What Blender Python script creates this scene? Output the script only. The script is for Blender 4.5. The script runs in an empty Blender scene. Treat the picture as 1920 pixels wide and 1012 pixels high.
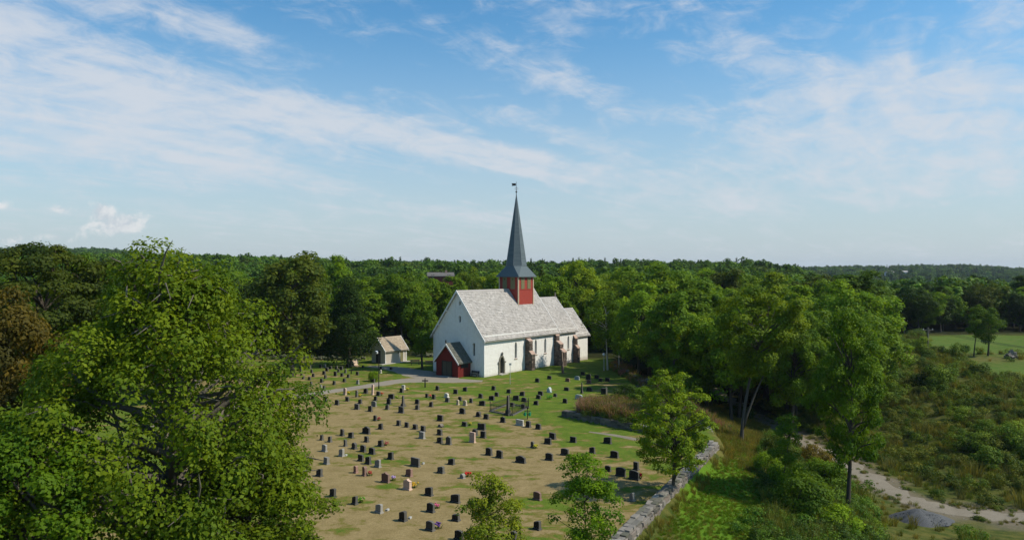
import bpy, bmesh, math, random
import numpy as np
from mathutils import Vector, Matrix

# ------------------------------------------------------------------ camera, sky, sun, exposure
SC = bpy.context.scene
F_PX, CX, HY, CAM_H = 1371.0, 960.0, 506.0, 16.2        # focal length in photo pixels, centre column, horizon row, camera height
cam_data = bpy.data.cameras.new('camera')
cam_data.sensor_width = 36.0
cam_data.lens = 36.0 * F_PX / 1920.0
cam_data.clip_start, cam_data.clip_end = 0.5, 20000.0
cam = bpy.data.objects.new('camera', cam_data)
SC.collection.objects.link(cam)
cam.location = (0, 0, CAM_H)
cam.rotation_euler = (math.radians(90), 0, 0)
SC.camera = cam

SUN_EL, SUN_AZ = math.radians(47), math.radians(-8)      # azimuth measured from +X towards +Y
sun_dir = Vector((math.cos(SUN_EL) * math.cos(SUN_AZ), math.cos(SUN_EL) * math.sin(SUN_AZ), math.sin(SUN_EL)))
sd = bpy.data.lights.new('sun', 'SUN')
sd.energy, sd.angle, sd.color = 3.9, math.radians(0.53), (1.0, 0.92, 0.78)
sun = bpy.data.objects.new('sun', sd)
SC.collection.objects.link(sun)
sun.rotation_euler = (-sun_dir).to_track_quat('-Z', 'Y').to_euler()
SC.view_settings.view_transform = 'Standard'
SC.view_settings.look = 'None'
SC.view_settings.exposure = 0.2
SC.view_settings.gamma = 1.0
SC.cycles.max_bounces = 6
SC.cycles.diffuse_bounces = 3
SC.cycles.glossy_bounces = 2
SC.cycles.transmission_bounces = 3
SC.cycles.volume_bounces = 0
SC.cycles.caustics_reflective = False
SC.cycles.caustics_refractive = False
SC.cycles.sample_clamp_indirect = 4.0
SC.cycles.use_denoising = True


class NT:
    """short hand for node trees"""
    def __init__(self, tree):
        self.t = tree; self.n = tree.nodes; self.l = tree.links
    def new(self, kind, **kw):
        nd = self.n.new(kind)
        for k, v in kw.items():
            if k.startswith('i_'):
                key = k[2:]
                key = int(key) if key.isdigit() else key
                self.put(nd.inputs[key], v)
            else:
                setattr(nd, k, v)
        return nd
    def put(self, sock, v):
        if isinstance(v, bpy.types.NodeSocket): self.l.new(v, sock)
        else: sock.default_value = v
    def math(self, op, a, b=None, c=None, clamp=False):
        nd = self.n.new('ShaderNodeMath'); nd.operation = op; nd.use_clamp = clamp
        self.put(nd.inputs[0], a)
        if b is not None: self.put(nd.inputs[1], b)
        if c is not None: self.put(nd.inputs[2], c)
        return nd.outputs[0]
    def mix(self, f, a, b, blend='MIX'):
        nd = self.n.new('ShaderNodeMix'); nd.data_type = 'RGBA'; nd.blend_type = blend
        self.put(nd.inputs[0], f); self.put(nd.inputs[6], c4(a)); self.put(nd.inputs[7], c4(b))
        return nd.outputs[2]
    def ramp(self, v, lo, hi, a=0.0, b=1.0):
        nd = self.n.new('ShaderNodeMapRange'); nd.interpolation_type = 'SMOOTHSTEP'
        self.put(nd.inputs[0], v)
        for i, x in zip((1, 2, 3, 4), (lo, hi, a, b)): self.put(nd.inputs[i], x)
        return nd.outputs[0]
    def noise(self, vec, scale, detail=3.0, rough=0.55, dist=0.0, out=0):
        nd = self.n.new('ShaderNodeTexNoise')
        if vec is not None: self.l.new(vec, nd.inputs['Vector'])
        nd.inputs['Scale'].default_value = scale; nd.inputs['Detail'].default_value = detail
        nd.inputs['Roughness'].default_value = rough; nd.inputs['Distortion'].default_value = dist
        return nd.outputs[out]

def c4(c):
    if isinstance(c, (tuple, list)) and len(c) == 3: return (*c, 1.0)
    return c

# ---- world: clear sky with cirrus bands
world = bpy.data.worlds.new('World'); SC.world = world; world.use_nodes = True
world.cycles.sampling_method = 'MANUAL'; world.cycles.sample_map_resolution = 256
w = NT(world.node_tree); w.n.clear()
sky = w.new('ShaderNodeTexSky', sky_type='NISHITA', sun_disc=False, sun_elevation=SUN_EL, sun_rotation=math.radians(90) - SUN_AZ,
            altitude=0, air_density=1.0, dust_density=0.6, ozone_density=2.2)
tc = w.new('ShaderNodeTexCoord')
sep = w.new('ShaderNodeSeparateXYZ', i_0=tc.outputs['Generated'])
dx, dy, dz = sep.outputs
az = w.math('ARCTAN2', dx, dy)
el = w.math('ARCSINE', dz)
AE = w.new('ShaderNodeCombineXYZ', i_0=az, i_1=el).outputs[0]
den = w.math('ADD', w.math('MAXIMUM', dz, 0.0), 0.07)
UV = w.new('ShaderNodeCombineXYZ', i_0=w.math('DIVIDE', dx, den), i_1=w.math('DIVIDE', dy, den)).outputs[0]
def sky_pt(px, py):
    return math.atan((px - CX) / F_PX), math.atan((HY - py) / math.hypot(F_PX, px - CX))
def cloud_field(blobs):
    tot = None
    for px, py, ln, th, ang, s in blobs:
        a0, e0 = sky_pt(px, py)
        mp = w.new('ShaderNodeMapping', vector_type='TEXTURE', i_0=AE)
        mp.inputs['Location'].default_value = (a0, e0, 0)
        mp.inputs['Rotation'].default_value = (0, 0, -math.radians(ang))
        mp.inputs['Scale'].default_value = (ln / F_PX, th / F_PX, 1)
        g = w.new('ShaderNodeTexGradient', gradient_type='SPHERICAL', i_0=mp.outputs[0])
        tot = w.math('MULTIPLY_ADD', g.outputs['Fac'], s, tot if tot is not None else 0.0)
    return tot
cirrus = cloud_field([(130, 140, 520, 120, 12, .62), (40, 215, 420, 110, 8, .62), (400, 215, 480, 95, 12, .62), (620, 222, 420, 60, 12, .75), (830, 268, 350, 44, 12, .95), (985, 303, 190, 34, 10, .85),
    (300, 28, 330, 52, 16, .72), (450, 90, 150, 40, 20, .4), (10, 40, 230, 110, 8, .7), (1020, 142, 230, 50, 16, .62), (1690, 240, 520, 110, 0, .66), (1850, 130, 420, 170, -10, .52),
    (1790, 342, 210, 40, -8, .66), (1340, 386, 270, 36, 2, .62), (1130, 343, 140, 40, 8, .56), (1405, 112, 120, 48, 24, .5), (310, 290, 420, 80, 8, .58),
    (790, 388, 340, 32, 8, .55), (1000, 240, 200, 30, 18, .45), (1120, 262, 220, 42, 18, .45), (1480, 185, 130, 40, 0, .5), (470, 325, 200, 24, 5, .5), (20, 286, 90, 22, 8, .5),
    (1220, 30, 380, 80, 6, .36), (1240, 205, 300, 50, 12, .30), (870, 78, 280, 46, 15, .30), (1560, 130, 260, 60, 10, .25), (1420, 90, 480, 160, 8, .26), (1200, 330, 420, 40, 5, .3), (1500, 360, 500, 60, 0, .25), (300, 390, 700, 60, 5, .30), (1500, 300, 400, 60, 4, .25), (1000, 430, 900, 50, 2, .2), (720, 120, 260, 50, 14, -.3), (1300, 270, 240, 60, 10, -.2), (1180, 120, 120, 120, 0, -.25), (620, 330, 330, 50, 8, -.3), (1600, 60, 200, 90, 10, -.3)])
rot = w.new('ShaderNodeMapping', vector_type='POINT', i_0=UV)
rot.inputs['Rotation'].default_value = (0, 0, math.radians(32))       # wind axis onto +Y
st = w.new('ShaderNodeMapping', vector_type='POINT', i_0=rot.outputs[0])
st.inputs['Scale'].default_value = (1.0, 0.30, 1.0)
fib = w.noise(st.outputs[0], 3.4, 9.0, 0.60, 1.1)
st2 = w.new('ShaderNodeMapping', vector_type='POINT', i_0=rot.outputs[0])
st2.inputs['Scale'].default_value = (1.0, 0.55, 1.0)
broad = w.noise(st2.outputs[0], 1.1, 5.0, 0.58, 0.5)
ae_m = w.new('ShaderNodeMapping', vector_type='POINT', i_0=AE)
ae_m.inputs['Rotation'].default_value = (0, 0, math.radians(12)); ae_m.inputs['Scale'].default_value = (1.0, 2.6, 1.0)
puff = w.noise(ae_m.outputs[0], 15.0, 10.0, 0.66, 0.6)
cirrus = w.math('MULTIPLY', w.math('MINIMUM', cirrus, 1.0), 0.66)
d1 = w.math('MULTIPLY_ADD', w.math('SUBTRACT', fib, 0.5), 1.15, cirrus)
d1 = w.math('MULTIPLY_ADD', w.math('SUBTRACT', broad, 0.5), 0.8, d1)
d1 = w.math('MULTIPLY_ADD', w.math('SUBTRACT', puff, 0.5), 1.45, d1)
dens1 = w.ramp(d1, -0.02, 0.92, 0.0, 0.84)
cum = cloud_field([(225, 420, 72, 32, -6, .95), (190, 392, 24, 22, 0, .8), (112, 393, 36, 15, 0, .65), (110, 445, 42, 17, 0, .6), (30, 452, 40, 16, 0, .55), (5, 386, 26, 14, 0, .55)])
pf = w.noise(AE, 48.0, 6.0, 0.62, 0.4)
dens2 = w.ramp(w.math('MULTIPLY_ADD', w.math('SUBTRACT', pf, 0.5), 1.6, cum), 0.25, 0.75, 0.0, 0.7)
# pale air near the horizon, all the way round
hz = w.ramp(dz, -0.02, 0.36, 0.88, 0.0)
skyc = w.new('ShaderNodeHueSaturation', i_Saturation=1.22, i_Color=sky.outputs[0]).outputs[0]
SKY_STR = 0.13
base_sky = w.mix(1.0, skyc, (SKY_STR * .76, SKY_STR * 1.04, SKY_STR * 1.02), 'MULTIPLY')
col = w.mix(hz, base_sky, (0.45, 0.50, 0.565))
col = w.mix(dens1, col, (0.585, 0.615, 0.665))
col = w.mix(dens2, col, w.mix(w.ramp(pf, .4, .6), (0.52, 0.55, 0.60), (0.74, 0.73, 0.73)))
bg = w.new('ShaderNodeBackground', i_Color=col, i_Strength=1.0)
wo = w.new('ShaderNodeOutputWorld', i_Surface=bg.outputs[0])

# ------------------------------------------------------------------ helpers
COL = SC.collection
R = math.radians
def tag(o, label=None, cat=None, group=None, kind=None):
    if label: o['label'] = label
    if cat: o['category'] = cat
    if group: o['group'] = group
    if kind: o['kind'] = kind
    return o
def link(name, data, parent=None, loc=(0, 0, 0), rot=(0, 0, 0), scl=(1, 1, 1), color=None, col=None):
    o = bpy.data.objects.new(name, data)
    (col or COL).objects.link(o)
    o.location = loc; o.rotation_euler = rot; o.scale = scl
    if parent is not None: o.parent = parent
    if color is not None: o.color = (*color[:3], 1.0)
    return o
def empty(name, loc=(0, 0, 0), rz=0.0):
    o = link(name, None, None, loc, (0, 0, rz)); o.empty_display_size = 0.3
    return o

class MB:
    """collects faces of one part, then becomes one mesh"""
    def __init__(self): self.v = []; self.f = []; self.t = []
    def add(self, verts, faces, tone=0.5):
        n = len(self.v); self.v += [tuple(p) for p in verts]
        for f in faces: self.f.append(tuple(i + n for i in f)); self.t.append(tone)
    def box(self, x0, x1, y0, y1, z0, z1, tone=0.5):
        self.add([(x0, y0, z0), (x1, y0, z0), (x1, y1, z0), (x0, y1, z0), (x0, y0, z1), (x1, y0, z1), (x1, y1, z1), (x0, y1, z1)],
                 [(0, 3, 2, 1), (4, 5, 6, 7), (0, 1, 5, 4), (1, 2, 6, 5), (2, 3, 7, 6), (3, 0, 4, 7)], tone)
    def prism(self, poly, axis, a, b, tone=0.5):
        """poly of 2d points extruded along an axis from a to b: 'x' poly=(y,z), 'y' poly=(x,z), 'z' poly=(x,y)"""
        def P(p, h):
            return {'x': (h, p[0], p[1]), 'y': (p[0], h, p[1]), 'z': (p[0], p[1], h)}[axis]
        n = len(poly)
        self.add([P(p, a) for p in poly] + [P(p, b) for p in poly],
                 [tuple(range(n))[::-1], tuple(range(n, 2 * n))] + [(i, (i + 1) % n, n + (i + 1) % n, n + i) for i in range(n)], tone)
    def tube(self, pts, rad, sides=6, cap=True, tone=0.5):
        pts = [Vector(p) for p in pts]; n0 = len(self.v); rings = []
        for i, p in enumerate(pts):
            d = (pts[min(i + 1, len(pts) - 1)] - pts[max(i - 1, 0)])
            d = d.normalized() if d.length > 1e-9 else Vector((0, 0, 1))
            a = d.cross(Vector((0, 0, 1)) if abs(d.z) < .9 else Vector((1, 0, 0))).normalized(); b = d.cross(a)
            r = rad[i] if isinstance(rad, (list, tuple)) else rad
            rings.append([p + (a * math.cos(2 * math.pi * k / sides) + b * math.sin(2 * math.pi * k / sides)) * r for k in range(sides)])
        for rg in rings: self.v += [tuple(q) for q in rg]
        for i in range(len(rings) - 1):
            for k in range(sides):
                k2 = (k + 1) % sides
                self.f.append((n0 + i * sides + k, n0 + i * sides + k2, n0 + (i + 1) * sides + k2, n0 + (i + 1) * sides + k)); self.t.append(tone)
        if cap:
            self.f.append(tuple(n0 + k for k in range(sides))[::-1]); self.t.append(tone)
            m = n0 + (len(rings) - 1) * sides
            self.f.append(tuple(m + k for k in range(sides))); self.t.append(tone)
    def mesh(self, name, mat, smooth=False):
        me = bpy.data.meshes.new(name)
        me.from_pydata(self.v, [], self.f); me.update()
        bm = bmesh.new(); bm.from_mesh(me); bmesh.ops.recalc_face_normals(bm, faces=bm.faces); bm.to_mesh(me); bm.free()
        at = me.attributes.new('tone', 'FLOAT', 'FACE'); at.data.foreach_set('value', self.t)
        if smooth: me.polygons.foreach_set('use_smooth', [True] * len(me.polygons))
        if mat: me.materials.append(mat)
        return me
    def build(self, name, mat, parent=None, smooth=False, **kw):
        return link(name, self.mesh(name, mat, smooth), parent, **kw)

def np_mesh(name, verts, quads, mat, tone=None):
    me = bpy.data.meshes.new(name)
    nv, nq = len(verts), len(quads)
    me.vertices.add(nv); me.vertices.foreach_set('co', np.ascontiguousarray(verts, dtype=np.float32).ravel())
    me.loops.add(nq * 4); me.loops.foreach_set('vertex_index', np.ascontiguousarray(quads, dtype=np.int32).ravel())
    me.polygons.add(nq); me.polygons.foreach_set('loop_start', np.arange(nq, dtype=np.int32) * 4)
    if tone is not None:
        at = me.attributes.new('tone', 'FLOAT', 'FACE'); at.data.foreach_set('value', np.asarray(tone, dtype=np.float32))
    me.update(calc_edges=True)
    if mat: me.materials.append(mat)
    return me

# ------------------------------------------------------------------ materials
def new_mat(name):
    m = bpy.data.materials.new(name); m.use_nodes = True
    t = NT(m.node_tree); b = t.n['Principled BSDF']
    return m, t, b
def obj_vec(t): return t.new('ShaderNodeTexCoord').outputs['Object']
def world_vec(t): return t.new('ShaderNodeNewGeometry').outputs['Position']
def bump(t, b, h, strength, dist=0.05):
    nd = t.new('ShaderNodeBump', i_Height=h, i_Strength=strength, i_Distance=dist); t.l.new(nd.outputs[0], b.inputs['Normal'])
def simple(name, c, rough=0.7, var=0.15, scale=3.0, metal=0.0, bmp=0.0, bscale=20.0, spec=0.3):
    m, t, b = new_mat(name); v = world_vec(t)
    n = t.noise(v, scale, 5.0, 0.6)
    t.put(b.inputs['Base Color'], t.mix(n, tuple(x * (1 - var) for x in c), tuple(min(1, x * (1 + var)) for x in c)))
    b.inputs['Roughness'].default_value = rough; b.inputs['Metallic'].default_value = metal
    b.inputs['Specular IOR Level'].default_value = spec
    if bmp: bump(t, b, t.noise(v, bscale, 4.0, 0.6), bmp)
    return m
def attr(t, name): return t.new('ShaderNodeAttribute', attribute_name=name).outputs['Fac']

def whitewash():
    m, t, b = new_mat('whitewash'); v = obj_vec(t)
    s = t.new('ShaderNodeMapping', i_0=v); s.inputs['Scale'].default_value = (1, 1, 0.25)
    n = t.noise(v, 1.6, 6, 0.65); st = t.noise(s.outputs[0], 2.4, 5, 0.6)
    z = t.new('ShaderNodeSeparateXYZ', i_0=v).outputs[2]
    c = t.mix(t.ramp(n, .35, .75), (0.82, 0.80, 0.755), (0.745, 0.72, 0.67))
    c = t.mix(t.math('MULTIPLY', t.ramp(st, .52, .75), 0.45), c, (0.55, 0.53, 0.49))
    low = t.math('MULTIPLY', t.ramp(t.math('MULTIPLY_ADD', n, 0.9, z), 0.2, 1.0, 1.0, 0.0), 0.75)
    c = t.mix(low, c, (0.40, 0.35, 0.30))                     # splash and worn lime along the foot
    t.put(b.inputs['Base Color'], c); b.inputs['Roughness'].default_value = .9; b.inputs['Specular IOR Level'].default_value = .15
    bump(t, b, t.noise(v, 2.2, 6, 0.6), 0.5, 0.12)
    return m
def slate(name, c1, c2, c3, moss=None):
    m, t, b = new_mat(name); v = obj_vec(t); a = attr(t, 'tone')
    c = t.mix(a, c1, c2)
    c = t.mix(t.math('MULTIPLY', t.ramp(t.noise(v, 1.3, 6, .65), .5, .75), .55), c, c3)
    if moss: c = t.mix(t.math('MULTIPLY', t.ramp(t.noise(v, 2.2, 6, .7), .48, .7), .7), c, moss)
    c = t.mix(t.ramp(t.noise(v, 9, 4, .7), .3, .8, 0, .4), c, tuple(x * .6 for x in c1))
    t.put(b.inputs['Base Color'], c); b.inputs['Roughness'].default_value = .75; b.inputs['Specular IOR Level'].default_value = .25
    bump(t, b, t.noise(v, 14, 4, .6), .4, .03)
    return m
def boards(name, c, pitch=0.16, axis='xy'):
    m, t, b = new_mat(name); v = obj_vec(t); s = t.new('ShaderNodeSeparateXYZ', i_0=v)
    q = t.math('ADD', s.outputs[0], s.outputs[1])
    fr = t.math('FRACT', t.math('DIVIDE', q, pitch))
    gap = t.ramp(t.math('ABSOLUTE', t.math('SUBTRACT', fr, .5)), .44, .49)
    mp = t.new('ShaderNodeMapping', i_0=v); mp.inputs['Scale'].default_value = (6, 6, .7)
    n = t.noise(mp.outputs[0], 2, 5, .6)
    cc = t.mix(n, tuple(x * .72 for x in c), tuple(x * 1.2 for x in c))
    cc = t.mix(t.math('MULTIPLY', gap, .7), cc, tuple(x * .3 for x in c))
    t.put(b.inputs['Base Color'], cc); b.inputs['Roughness'].default_value = .65; b.inputs['Specular IOR Level'].default_value = .2
    return m
def stone_mat(name, spec=.3, rough=.8, scale=5.0):
    """colour from the object's own colour, broken up by grain and lichen"""
    m, t, b = new_mat(name); oi = t.new('ShaderNodeObjectInfo'); v = world_vec(t)
    n = t.noise(v, scale, 6, .65); g = t.noise(v, scale * 6, 3, .7)
    c = t.mix(n, (.62, .62, .62), (1.35, 1.33, 1.28))
    c = t.mix(1.0, oi.outputs['Color'], c, 'MULTIPLY')
    c = t.mix(t.ramp(g, .62, .78, 0, .45), c, (.30, .30, .26))
    t.put(b.inputs['Base Color'], c); b.inputs['Roughness'].default_value = rough; b.inputs['Specular IOR Level'].default_value = spec
    bump(t, b, t.noise(v, scale * 3, 5, .6), .5, .03)
    return m
def granite_mat():
    """polished broad faces, rough edges lightened further to suggest sun on them"""
    m, t, b = new_mat('granite'); oi = t.new('ShaderNodeObjectInfo'); v = world_vec(t)
    nx = t.new('ShaderNodeSeparateXYZ', i_0=t.new('ShaderNodeTexCoord').outputs['Normal']).outputs[0]
    edge = t.ramp(t.math('ABSOLUTE', nx), .80, .95, 1.0, 0.0)
    n = t.noise(v, 8, 6, .65); g = t.noise(v, 30, 3, .7)
    c = t.mix(1.0, oi.outputs['Color'], t.mix(n, (.65, .65, .65), (1.35, 1.33, 1.28)), 'MULTIPLY')
    c = t.mix(t.ramp(g, .62, .78, 0, .10), c, (.24, .24, .21))
    hewn_sunlit = t.mix(.30, t.mix(1.0, c, (1.8, 1.75, 1.65), 'MULTIPLY'), (.27, .255, .225))  # rough edge stone, with the sun catching it painted into the paler colour
    c = t.mix(edge, c, hewn_sunlit)
    t.put(b.inputs['Base Color'], c); t.put(b.inputs['Roughness'], t.math('MULTIPLY_ADD', edge, .3, .6)); b.inputs['Specular IOR Level'].default_value = .12
    return m
def leaf_mat(name, yellow=(1.36, 1.28, .55), transl=.40, colour=None):
    m, t, b = new_mat(name); oi = t.new('ShaderNodeObjectInfo'); a = attr(t, 'tone')
    src_c = oi.outputs['Color'] if colour is None else colour
    lo = t.mix(1.0, src_c, (.56, .72, .66), 'MULTIPLY')
    hi = t.mix(1.0, src_c, yellow, 'MULTIPLY')
    c = t.mix(a, lo, hi)
    rn = t.math('MULTIPLY_ADD', oi.outputs['Random'], .5, .75)
    rc = t.new('ShaderNodeCombineXYZ', i_0=t.math('MULTIPLY_ADD', oi.outputs['Random'], .5, .70), i_1=rn, i_2=rn).outputs[0]
    c = t.mix(1.0, c, rc, 'MULTIPLY')
    t.put(b.inputs['Base Color'], c); b.inputs['Roughness'].default_value = .62; b.inputs['Specular IOR Level'].default_value = .14
    tr = t.new('ShaderNodeBsdfTranslucent'); t.put(tr.inputs[0], t.mix(1.0, c, (1.25, 1.15, .5), 'MULTIPLY'))
    mx = t.new('ShaderNodeMixShader', i_0=transl, i_1=b.outputs[0], i_2=tr.outputs[0])
    t.l.new(mx.outputs[0], t.n['Material Output'].inputs['Surface'])
    return m
def bark_mat():
    m, t, b = new_mat('bark'); oi = t.new('ShaderNodeObjectInfo'); v = obj_vec(t)
    mp = t.new('ShaderNodeMapping', i_0=v); mp.inputs['Scale'].default_value = (5, 5, 1.2)
    n = t.noise(mp.outputs[0], 3, 6, .7)
    c = t.mix(1.0, oi.outputs['Color'], t.mix(n, (.45, .45, .45), (1.5, 1.48, 1.4)), 'MULTIPLY')
    t.put(b.inputs['Base Color'], c); b.inputs['Roughness'].default_value = .95; b.inputs['Specular IOR Level'].default_value = .1
    bump(t, b, n, .8, .05)
    return m

M = dict(
    white=whitewash(),
    slate=slate('roof_slate', (.31, .285, .255), (.54, .50, .455), (.42, .375, .31)),
    moss_slate=slate('porch_slate', (.085, .09, .075), (.17, .165, .14), (.11, .11, .08), moss=(.085, .10, .045)),
    shed_tile=slate('shed_tile', (.33, .26, .18), (.47, .38, .27), (.30, .265, .19)),
    spire=slate('spire_slate', (.085, .115, .125), (.135, .168, .18), (.12, .15, .155)),
    red=boards('red_boards', (.155, .020, .016)),
    tower_red=boards('tower_red', (.35, .055, .036)),
    shed_wall=boards('shed_boards', (.54, .485, .40), .14),
    barn_red=boards('barn_red', (.20, .05, .035), .2),
    trim=simple('white_paint', (.76, .75, .72), .6, .06),
    buff=simple('buff_trim', (.56, .45, .30), .6, .1),
    olive=simple('louvre_olive', (.20, .18, .085), .7, .15),
    glass=simple('dark_glass', (.022, .024, .022), .35, .2, 2.0, spec=.2),
    dark=simple('dark_wood', (.028, .026, .022), .6, .3),
    door=boards('door_wood', (.075, .07, .05), .2),
    iron=simple('iron', (.022, .022, .022), .5, .3, metal=.3),
    lead=simple('lead', (.16, .18, .19), .5, .2),
    mortar=simple('mortar', (.15, .135, .12), .95, .3, 4.0, bmp=.4),
    stone=stone_mat('field_stone'),
    granite=granite_mat(),
    barn_roof=simple('barn_roof', (.13, .12, .11), .9, .3),
    leaf=leaf_mat('leaf'),
    far_leaf=leaf_mat('far_leaf', (1.35, 1.2, .7), .22),
    weed=leaf_mat('weed', (1.7, 1.35, .7), .3),
    bark=bark_mat(),
    lampglass=simple('lamp_opal', (.82, .82, .80), .3, .03),
    steel=simple('galvanised', (.42, .43, .43), .5, .15),
    blue=simple('pale_blue_board', (.36, .55, .60), .5, .1),
    green_plastic=simple('green_plastic', (.01, .22, .10), .4, .1),
    loose=simple('loose_stone', (.27, .24, .20), .95, .45, 6.0),
    petal=stone_mat('petal', .1, .8, 30.0),
)
# ------------------------------------------------------------------ terrain
def sstep(a, b, x):
    t = np.clip((np.asarray(x, float) - a) / (b - a), 0, 1); return t * t * (3 - 2 * t)
BOUND = [(-1, 28), (3, 36), (6.7, 44), (12.6, 55.5), (18.6, 67.0), (20.2, 78), (19.6, 93), (17.2, 118), (20, 150), (22, 400)]   # edge of the churchyard, (x, y)
TRACK = [(33, 150), (34, 125), (35, 100), (35.2, 86.5), (35.9, 77), (35.4, 69.5), (36.0, 65), (38.5, 62.3), (44, 61), (56, 60), (90, 57), (160, 50)]
def poly_dist(x, y, pl):
    """distance to a polyline and the side (+ right of its direction of travel)"""
    best = np.full(np.shape(x), 1e9); side = np.zeros(np.shape(x))
    for (ax, ay), (bx, by) in zip(pl[:-1], pl[1:]):
        ux, uy = bx - ax, by - ay; L2 = ux * ux + uy * uy
        t = np.clip(((x - ax) * ux + (y - ay) * uy) / L2, 0, 1)
        d = np.hypot(x - ax - t * ux, y - ay - t * uy)
        s = (x - ax) * uy - (y - ay) * ux
        side = np.where(d < best, np.sign(s), side); best = np.minimum(best, d)
    return best, side
def vnoise(x, y, s, seed=0):
    """cheap smooth value noise"""
    x = np.asarray(x, float) / s + seed * 17.3; y = np.asarray(y, float) / s + seed * 9.1
    xi, yi = np.floor(x), np.floor(y); fx, fy = x - xi, y - yi
    def h(a, b):
        q = np.sin(a * 127.1 + b * 311.7 + seed * 74.7) * 43758.5453; return q - np.floor(q)
    ux, uy = fx * fx * (3 - 2 * fx), fy * fy * (3 - 2 * fy)
    return (h(xi, yi) * (1 - ux) + h(xi + 1, yi) * ux) * (1 - uy) + (h(xi, yi + 1) * (1 - ux) + h(xi + 1, yi + 1) * ux) * uy
RET = [(5.6, 80.8), (9.5, 76.6), (13.4, 72.3), (16.9, 68.6)]      # foot of the terrace wall
def ground_z(x, y):
    x = np.asarray(x, float); y = np.asarray(y, float)
    db, sb = poly_dist(x, y, BOUND); out = sb > 0
    dt, stt = poly_dist(x, y, TRACK)
    # churchyard
    e = (x + 4.2) * .625 + (y - 110.5) * .780; nn = -(x + 4.2) * .780 + (y - 110.5) * .625
    zin = -0.45 * sstep(14, 34, e) * sstep(-25, -2, nn) * sstep(60, 20, np.abs(nn)) + .10 * (vnoise(x, y, 14, 3) - .5) * sstep(1, 8, db)
    dr, sr = poly_dist(x, y, RET)
    zin = zin + np.where(sr < 0, 1, 0) * .62 * sstep(.12, .5, dr) * sstep(9, 2.5, dr) * sstep(5.0, 7.0, x) * sstep(86, 82, y + .0 * x)
    # the dip with the track and the bank to the field beyond
    track_z = -4.5 + 1.5 * sstep(100, 160, y)
    left = track_z + (-.75 - track_z) * sstep(0, 1, (dt - 1.7) / np.maximum(dt - 1.7 + db, .1))
    right = track_z + 5.4 * sstep(2.0, 34, dt)
    front = track_z + .9 * sstep(2, 9, dt) - 1.0 * sstep(8, 40, dt)
    rise = np.where(stt > 0, left, right)          # left of the track (towards the church) lies right of its direction of travel
    isfront = (y < 61.5) & (x > 36)
    rise = np.where(isfront, front, rise)
    rise = np.where((x > 20) & (x < 36) & (y < 70), left, rise)
    rise = np.where(y > 150, np.minimum(right, 1.0), rise)
    rise = rise + .5 * (vnoise(x, y, 5, 1) - .5) * sstep(1.5, 5, dt) * sstep(.5, 4, db)
    blend = sstep(0.45, 1.1, db)
    z = np.where(out, zin * (1 - blend) + rise * blend, zin)
    # wooded ridges beyond
    px = CX + F_PX * x / np.maximum(y, 30.0)
    y1 = np.interp(px, [-600, 0, 180, 480, 640, 760, 900, 1100, 1250, 1400, 1490, 1580, 1900, 2500], [468, 470, 472, 478, 484, 482, 487, 486, 489, 486, 497, 545, 552, 552])
    y2 = np.interp(px, [-600, 60, 200, 300, 700, 1450, 1560, 1800, 1920, 2500], [468, 467, 469, 480, 500, 505, 500, 497, 503, 506])
    r1 = CAM_H + (HY - y1) * 450 / F_PX - 15; r2 = CAM_H + (HY - y2) * 1500 / F_PX - 14
    a1 = sstep(170, 450, y); a2 = sstep(520, 1500, y)
    far = r1 * a1 * (1 - a2) + r2 * a2
    far = far + 3 * (vnoise(x, y, 130, 5) - .5) * sstep(250, 500, y)
    return z * (1 - a1) + far
def gz(x, y): return float(ground_z(np.array([x]), np.array([y]))[0])
def on_ground(px, py, z=0.0):
    """where the line of sight through a photo pixel meets height z"""
    d = (CAM_H - z) * F_PX / (py - HY); return ((px - CX) / F_PX * d, d)
def pix(x, y, z): return CX + F_PX * x / y, HY + F_PX * (CAM_H - z) / y

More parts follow.
